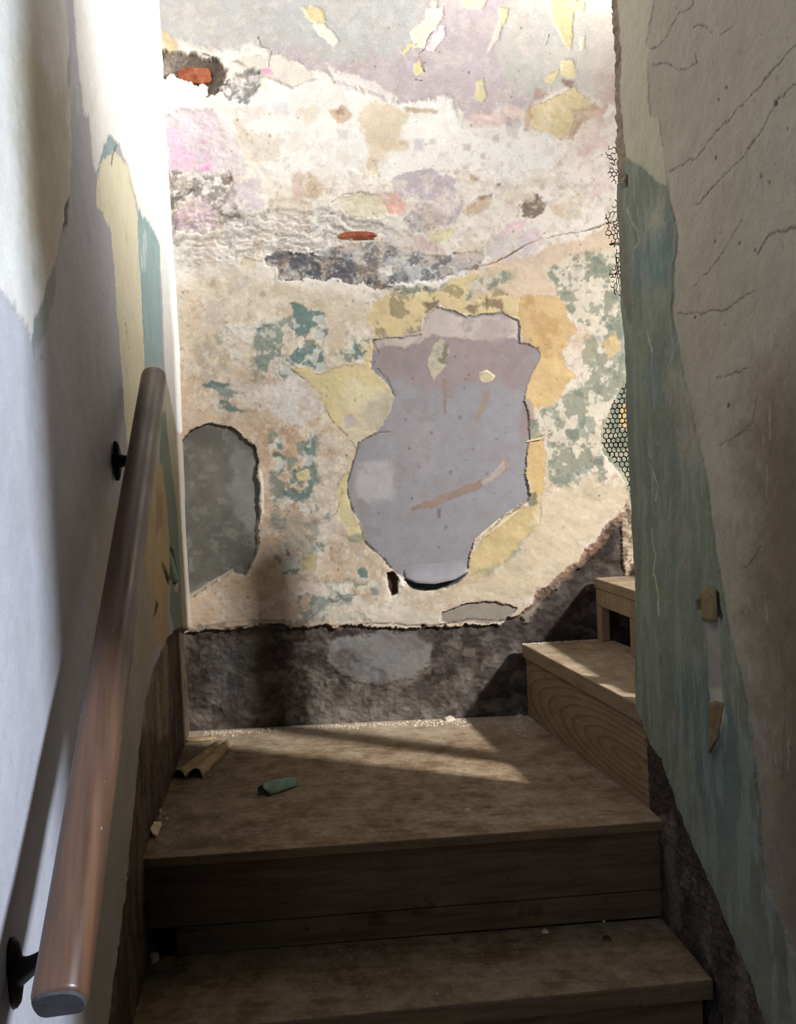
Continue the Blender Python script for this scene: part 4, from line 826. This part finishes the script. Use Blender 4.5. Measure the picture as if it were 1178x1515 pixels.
LOW = [[(932,560),(920,575),(908,596),(896,628),(892,655),(897,668),(914,688),(926,712),(936,742),(944,750),(948,560)], [(926,462),(922,480),(927,500),(930,530),(930,562),(948,562),(946,462)]]
lath(LOW, 'metal_lath', 'hexagonal wire lath showing past the broken corner', .0088, .0092, .0011, 0, .005, 3)
lath([[(902,218),(897,238),(900,258),(908,272),(926,278),(926,216)], [(908,298),(897,322),(894,345),(904,365),(928,374),(928,298)], [(914,372),(898,400),(908,430),(928,442),(934,375)]], 'metal_lath', 'torn curled scraps of wire lath higher on the corner', .0062, .0080, .0009, 0, .026, 11, .2)

# ------------------------------------------------------------------ loose paint flaps on the walls
M_FLAPW = plain_material('paint_skin_grey', T(150, 147, 152), T(140, 137, 142), 30, 0.85, 0.2)
M_FLAPC = plain_material('paint_skin_cream', T(222, 210, 176), T(196, 180, 142), 35, 0.85, 0.2)
M_FLAPG = plain_material('paint_skin_sage', T(142, 170, 148), T(118, 146, 126), 35, 0.85, 0.2)
M_FLAPT = plain_material('paint_skin_tan', T(132, 116, 84), T(104, 90, 62), 35, 0.85, 0.2)
M_FLAPB = plain_material('paint_skin_beige', T(196, 174, 134), T(160, 136, 100), 30, 0.85, 0.2)
def sheet(bm, fn, nu, nv, th):
    """grid of fn(s,t) in [0,1] thickened by th"""
    P = [[Vector(fn(i / nu, j / nv)) for i in range(nu + 1)] for j in range(nv + 1)]
    N = [[None] * (nu + 1) for _ in range(nv + 1)]
    for j in range(nv + 1):
        for i in range(nu + 1):
            a = P[j][min(i + 1, nu)] - P[j][max(i - 1, 0)]; c = P[min(j + 1, nv)][i] - P[max(j - 1, 0)][i]
            n = a.cross(c); N[j][i] = n.normalized() if n.length > 1e-12 else Vector((0, 0, 1))
    F_ = [[bm.verts.new(P[j][i] + N[j][i] * th / 2) for i in range(nu + 1)] for j in range(nv + 1)]
    K = [[bm.verts.new(P[j][i] - N[j][i] * th / 2) for i in range(nu + 1)] for j in range(nv + 1)]
    for j in range(nv):
        for i in range(nu):
            bm.faces.new((F_[j][i], F_[j][i+1], F_[j+1][i+1], F_[j+1][i])); bm.faces.new((K[j][i], K[j+1][i], K[j+1][i+1], K[j][i+1]))
    for i in range(nu): bm.faces.new((F_[0][i], K[0][i], K[0][i+1], F_[0][i+1])); bm.faces.new((F_[nv][i], F_[nv][i+1], K[nv][i+1], K[nv][i]))
    for j in range(nv): bm.faces.new((F_[j][0], F_[j+1][0], K[j+1][0], K[j][0])); bm.faces.new((F_[j][nu], K[j][nu], K[j+1][nu], F_[j+1][nu]))
def flap(wall, parent, top, bot, lift, mat, label, curl=2.2, th=.0012, nu=16, nv=8, h0=-.0062):
    """top, bot: pixel polylines of hinge and free edge (same count); lifted progressively towards the free edge"""
    def pl(pts, s):
        k = s * (len(pts) - 1); i = min(int(k), len(pts) - 2); f_ = k - i
        return (pts[i][0] + (pts[i+1][0] - pts[i][0]) * f_, pts[i][1] + (pts[i+1][1] - pts[i][1]) * f_)
    def fn(s, t):
        a, b_ = pl(top, s), pl(bot, s); x, y = a[0] + (b_[0] - a[0]) * t, a[1] + (b_[1] - a[1]) * t
        h = h0 + lift * (t ** curl) * (max(0.0, math.sin(math.pi * (0.01 + .98 * s))) ** .8) + .0004 * (random.Random(int(s * 97 + t * 13)).random() - .5)
        return wall.point(x, y, h)
    bm = bmesh.new(); sheet(bm, fn, nu, nv, th)
    o = from_bm('paint_flap', bm, mat, parent, Vector((0, 0, 0)), smooth=True); o['label'] = label; return o
flap(B, wall_back, [(592,830),(616,826),(645,824),(673,820),(697,814)], [(598,856),(616,862),(642,863),(672,857),(694,846)], .024, M_FLAPW, 'grey paint sheet curling off at the foot of the grey panel')
flap(B, wall_back, [(703,792),(725,772),(748,755),(776,735)], [(698,806),(728,788),(752,768),(783,744)], .012, M_FLAPC, 'pale paint edge lifting right of the grey panel')
flap(B, wall_back, [(708,574),(718,578),(730,574)], [(708,551),(720,547),(734,556)], .008, M_FLAPC, 'yellow paint tongue curling in the grey panel')
flap(B, wall_back, [(780,650),(800,642),(820,632)], [(776,655),(800,650),(838,624)], .010, M_FLAPC, 'thin cream paint edge lifting beside the ochre strip')
flap(R, wall_right, [(1040,876),(1050,867),(1062,869)], [(1044,912),(1056,918),(1067,920)], .012, M_FLAPT, 'beige paint tongue folded over on the teal coat', 1.2, h0=.003)
flap(R, wall_right, [(1052,1040),(1063,1036),(1074,1040)], [(1053,1114),(1058,1112),(1066,1092)], .006, M_FLAPT, 'tan pointed end of a paint strip lifting off the teal coat', 1.6, h0=.003)
flap(A, wall_left, [(252,806),(258,812)], [(256,862),(264,860)], .016, M_FLAPG, 'dark teal paint sliver peeling away near the corner', 1.2, nu=4)

# ------------------------------------------------------------------ debris lying on the landing and tread
def profile(name, label, a, b, prof_, wa, wb, hgt, mat, zl, th=.0014, seed=1, nu=28):
    """a curled flake lying along a..b; prof_(s) gives its cross-section height 0..1"""
    d = (b - a); L_ = d.length; d.normalize(); n = Vector((-d.y, d.x, 0))
    def fn(s, t):
        w_ = wa + (wb - wa) * t; wig = 1 + .10 * math.sin(5 * t + seed) + .05 * math.sin(17 * t + 9 * s)
        end = .004 * math.sin(11 * s + seed) * (1 if t > .5 else -1)
        return a + d * (L_ * t + end) + n * ((s - .5) * w_) + Vector((0, 0, zl + th + hgt * prof_(s) * wig * (1 - .35 * t)))
    c = (a + b) / 2; o = empty(name, (c.x, c.y, zl), label, 'paint flake'); bm = bmesh.new(); sheet(bm, fn, nu, 10, th)
    from_bm('paint_skin', bm, mat, o, smooth=True); return o
def two_rolls(s): return max(0.0, math.sin(math.pi * min(1, max(0, (s if s < .5 else s - .5) * 2)))) ** .6 * (1 if s < .5 else .8)
def half_tube(s): return max(0.0, math.sin(math.pi * s)) ** .7
profile('paint_curl', 'large beige paint curl with two rolled humps in the back left landing corner', LV(276, 1152, Z_LAND), LV(332, 1102, Z_LAND), two_rolls, .078, .050, .020, M_FLAPB, ZL, seed=3)
profile('paint_curl', 'flat beige paint strip behind the large curl against the back wall', LV(276, 1096, Z_LAND), LV(318, 1094, Z_LAND), half_tube, .030, .022, .006, M_FLAPB, ZL, seed=4)
profile('paint_curl', 'small sage green half-tube paint flake lying alone mid landing', LV(389, 1176, Z_LAND), LV(433, 1160, Z_LAND), half_tube, .036, .044, .021, M_FLAPG, ZL, seed=5)
profile('paint_curl', 'pale grey curled flake at the left front edge of the landing', LV(220, 1240, Z_LAND), LV(232, 1222, Z_LAND), half_tube, .030, .020, .012, M_FLAPC, ZL, seed=6)
M_CHIP = plain_material('plaster_chip', T(212, 202, 186), T(178, 166, 148), 60, 0.95, 0.1, bumps=.5)
def chip(p, z, sz, flat, label, seed, group=None, name='plaster_chip', mat=M_CHIP):
    rnd = random.Random(seed); bm = bmesh.new(); n = 7; ang = sorted(rnd.uniform(0, 6.28) for _ in range(n)); rad_ = [sz * rnd.uniform(.6, 1.0) for _ in range(n)]
    ang = [2 * math.pi * i / n + rnd.uniform(-.3, .3) for i in range(n)]
    lo = [bm.verts.new((p.x + rad_[i] * math.cos(ang[i]), p.y + rad_[i] * math.sin(ang[i]), z + .0004)) for i in range(n)]
    hi = [bm.verts.new((p.x + rad_[i] * .75 * math.cos(ang[i]), p.y + rad_[i] * .75 * math.sin(ang[i]), z + flat * sz * rnd.uniform(.6, 1.2))) for i in range(n)]
    bm.faces.new(lo[::-1]); bm.faces.new(hi)
    for i in range(n): bm.faces.new((lo[i], lo[(i+1) % n], hi[(i+1) % n], hi[i]))
    o = from_bm(name, bm, mat, None, Vector((p.x, p.y, z)))
    return tag(o, label, 'debris', group)
chip(LV(664, 1066, Z_LAND), ZL, .020, .5, 'white plaster lump against the back wall, largest of the row', 1)
chip(LV(652, 1068, Z_LAND), ZL, .012, .4, 'flat white plaster chip just left of the largest lump', 2)
chip(LV(770, 1062, Z_LAND), ZL, .014, .6, 'grey plaster lump at the foot of the pine riser', 3)
chip(LV(692, 1200, Z_LAND), ZL, .008, .5, 'white pointed chip alone near the landing front', 4)
chip(LV(228, 1421, Z_LOW), Z2, .012, .9, 'round pale plaster lump beside the notch on the lower tread', 5)
chip(LV(220, 1408, Z_LOW), Z2, .009, .9, 'smaller plaster lump behind the round one on the lower tread', 6)
chip(LV(806, 1379, Z_LOW), Z2, .009, .5, 'pale flat chip at the back of the lower tread', 7)
chip(LV(898, 1389, Z_LOW), Z2, .011, .3, 'dark brown sliver on the lower tread right side', 8, mat=M_DARKW)
chip(LV(510, 1152, Z_LAND), ZL, .006, .5, 'tiny pale chip right of the green flake', 9)
chip(LV(236, 1202, Z_LAND), ZL, .010, .6, 'pale chip near the left wall on the landing', 10)
chip(LV(246, 1212, Z_LAND), ZL, .007, .6, 'small chip right of the pale one by the left wall', 11)
# fine rubble: nobody could count it
def rubble(name, label, spots, mat, seed):
    rnd = random.Random(seed); bm = bmesh.new()
    for p, z, s in spots:
        k = [Vector((rnd.uniform(-1, 1), rnd.uniform(-1, 1), 0)).normalized() * s * rnd.uniform(.6, 1) for _ in range(3)]
        b0 = [bm.verts.new(Vector((p.x, p.y, z)) + q) for q in (Vector((s, 0, 0)), Vector((-.5 * s, .8 * s, 0)), Vector((-.6 * s, -.7 * s, 0)))]
        t = bm.verts.new(Vector((p.x, p.y, z + s * rnd.uniform(.5, 1.1))) + k[0] * .3)
        bm.faces.new(b0[::-1])
        for i in range(3): bm.faces.new((b0[i], b0[(i+1) % 3], t))
    o = from_bm(name, bm, mat, None, Vector((spots[0][0].x, spots[0][0].y, spots[0][1]))); o['kind'] = 'stuff'; o['label'] = label; o['category'] = 'rubble'
rnd = random.Random(5); sp = []
bA, bB = B.at(0.02, 0, .006), B.at(0.89, 0, .006)
for i in range(900):
    t = rnd.random(); q = bA.lerp(bB, t); q = q + B.n * (abs(rnd.gauss(0, .018)) * (1.6 if t > .8 else 1) + .001); sp.append((q, ZL, rnd.choice((.0012, .0018, .0026, .0036)) * rnd.uniform(.6, 1.3)))
for i in range(170):
    q = LV(772 + abs(rnd.gauss(0, 14)) - 6, 1062 + abs(rnd.gauss(0, 9)), Z_LAND) + Vector((-.012, -.006, 0)); sp.append((q, ZL, rnd.uniform(.0015, .0048)))
for i in range(60):
    q = LV(rnd.uniform(610, 740), 1068 + rnd.uniform(0, 7), Z_LAND); sp.append((q, ZL, rnd.uniform(.002, .0055)))
rubble('plaster_rubble', 'fine pale plaster crumbs along the foot of the back wall', sp, M_CHIP, 1)
sp = []
for i in range(420):
    t = rnd.random(); q = A.at(.05 + .72 * t, 0, .014 + abs(rnd.gauss(0, .022))); sp.append((q, ZL, rnd.uniform(.0008, .0030)))
for i in range(110):
    q = LV(rnd.uniform(208, 246), rnd.uniform(1185, 1262), Z_LAND); q.x += .006; sp.append((q, ZL, rnd.uniform(.0015, .0050)))
rubble('plaster_rubble', 'fine brown crumbs along the left wall on the landing', sp, M_FLAPB, 2)
sp = []
for i in range(260):
    q = fl_.lerp(fr_, rnd.random()).lerp(bl_.lerp(br_, rnd.random()), rnd.random() ** 1.3); sp.append((q, ZL, rnd.uniform(.0006, .0016)))
rubble('plaster_dust', 'scattered pale specks on the landing', sp, M_CHIP, 3); sp = []
for i in range(160):
    q = tl.lerp(tr, rnd.random()).lerp(t_fl.lerp(t_fr, rnd.random()), rnd.random() ** 2 * .9); sp.append((q, Z2, rnd.uniform(.0006, .0018)))
rubble('plaster_dust', 'scattered pale specks on the lower tread', sp, M_CHIP, 3)
sp = []
for i in range(200):
    q = n0.lerp(m0, rnd.random()) + B.n * (abs(rnd.gauss(0, .01)) + .004); sp.append((q, Z1, rnd.uniform(.001, .003)))
rubble('plaster_rubble', 'pale crumbs on the first pine step along the back wall', sp, M_CHIP, 4)
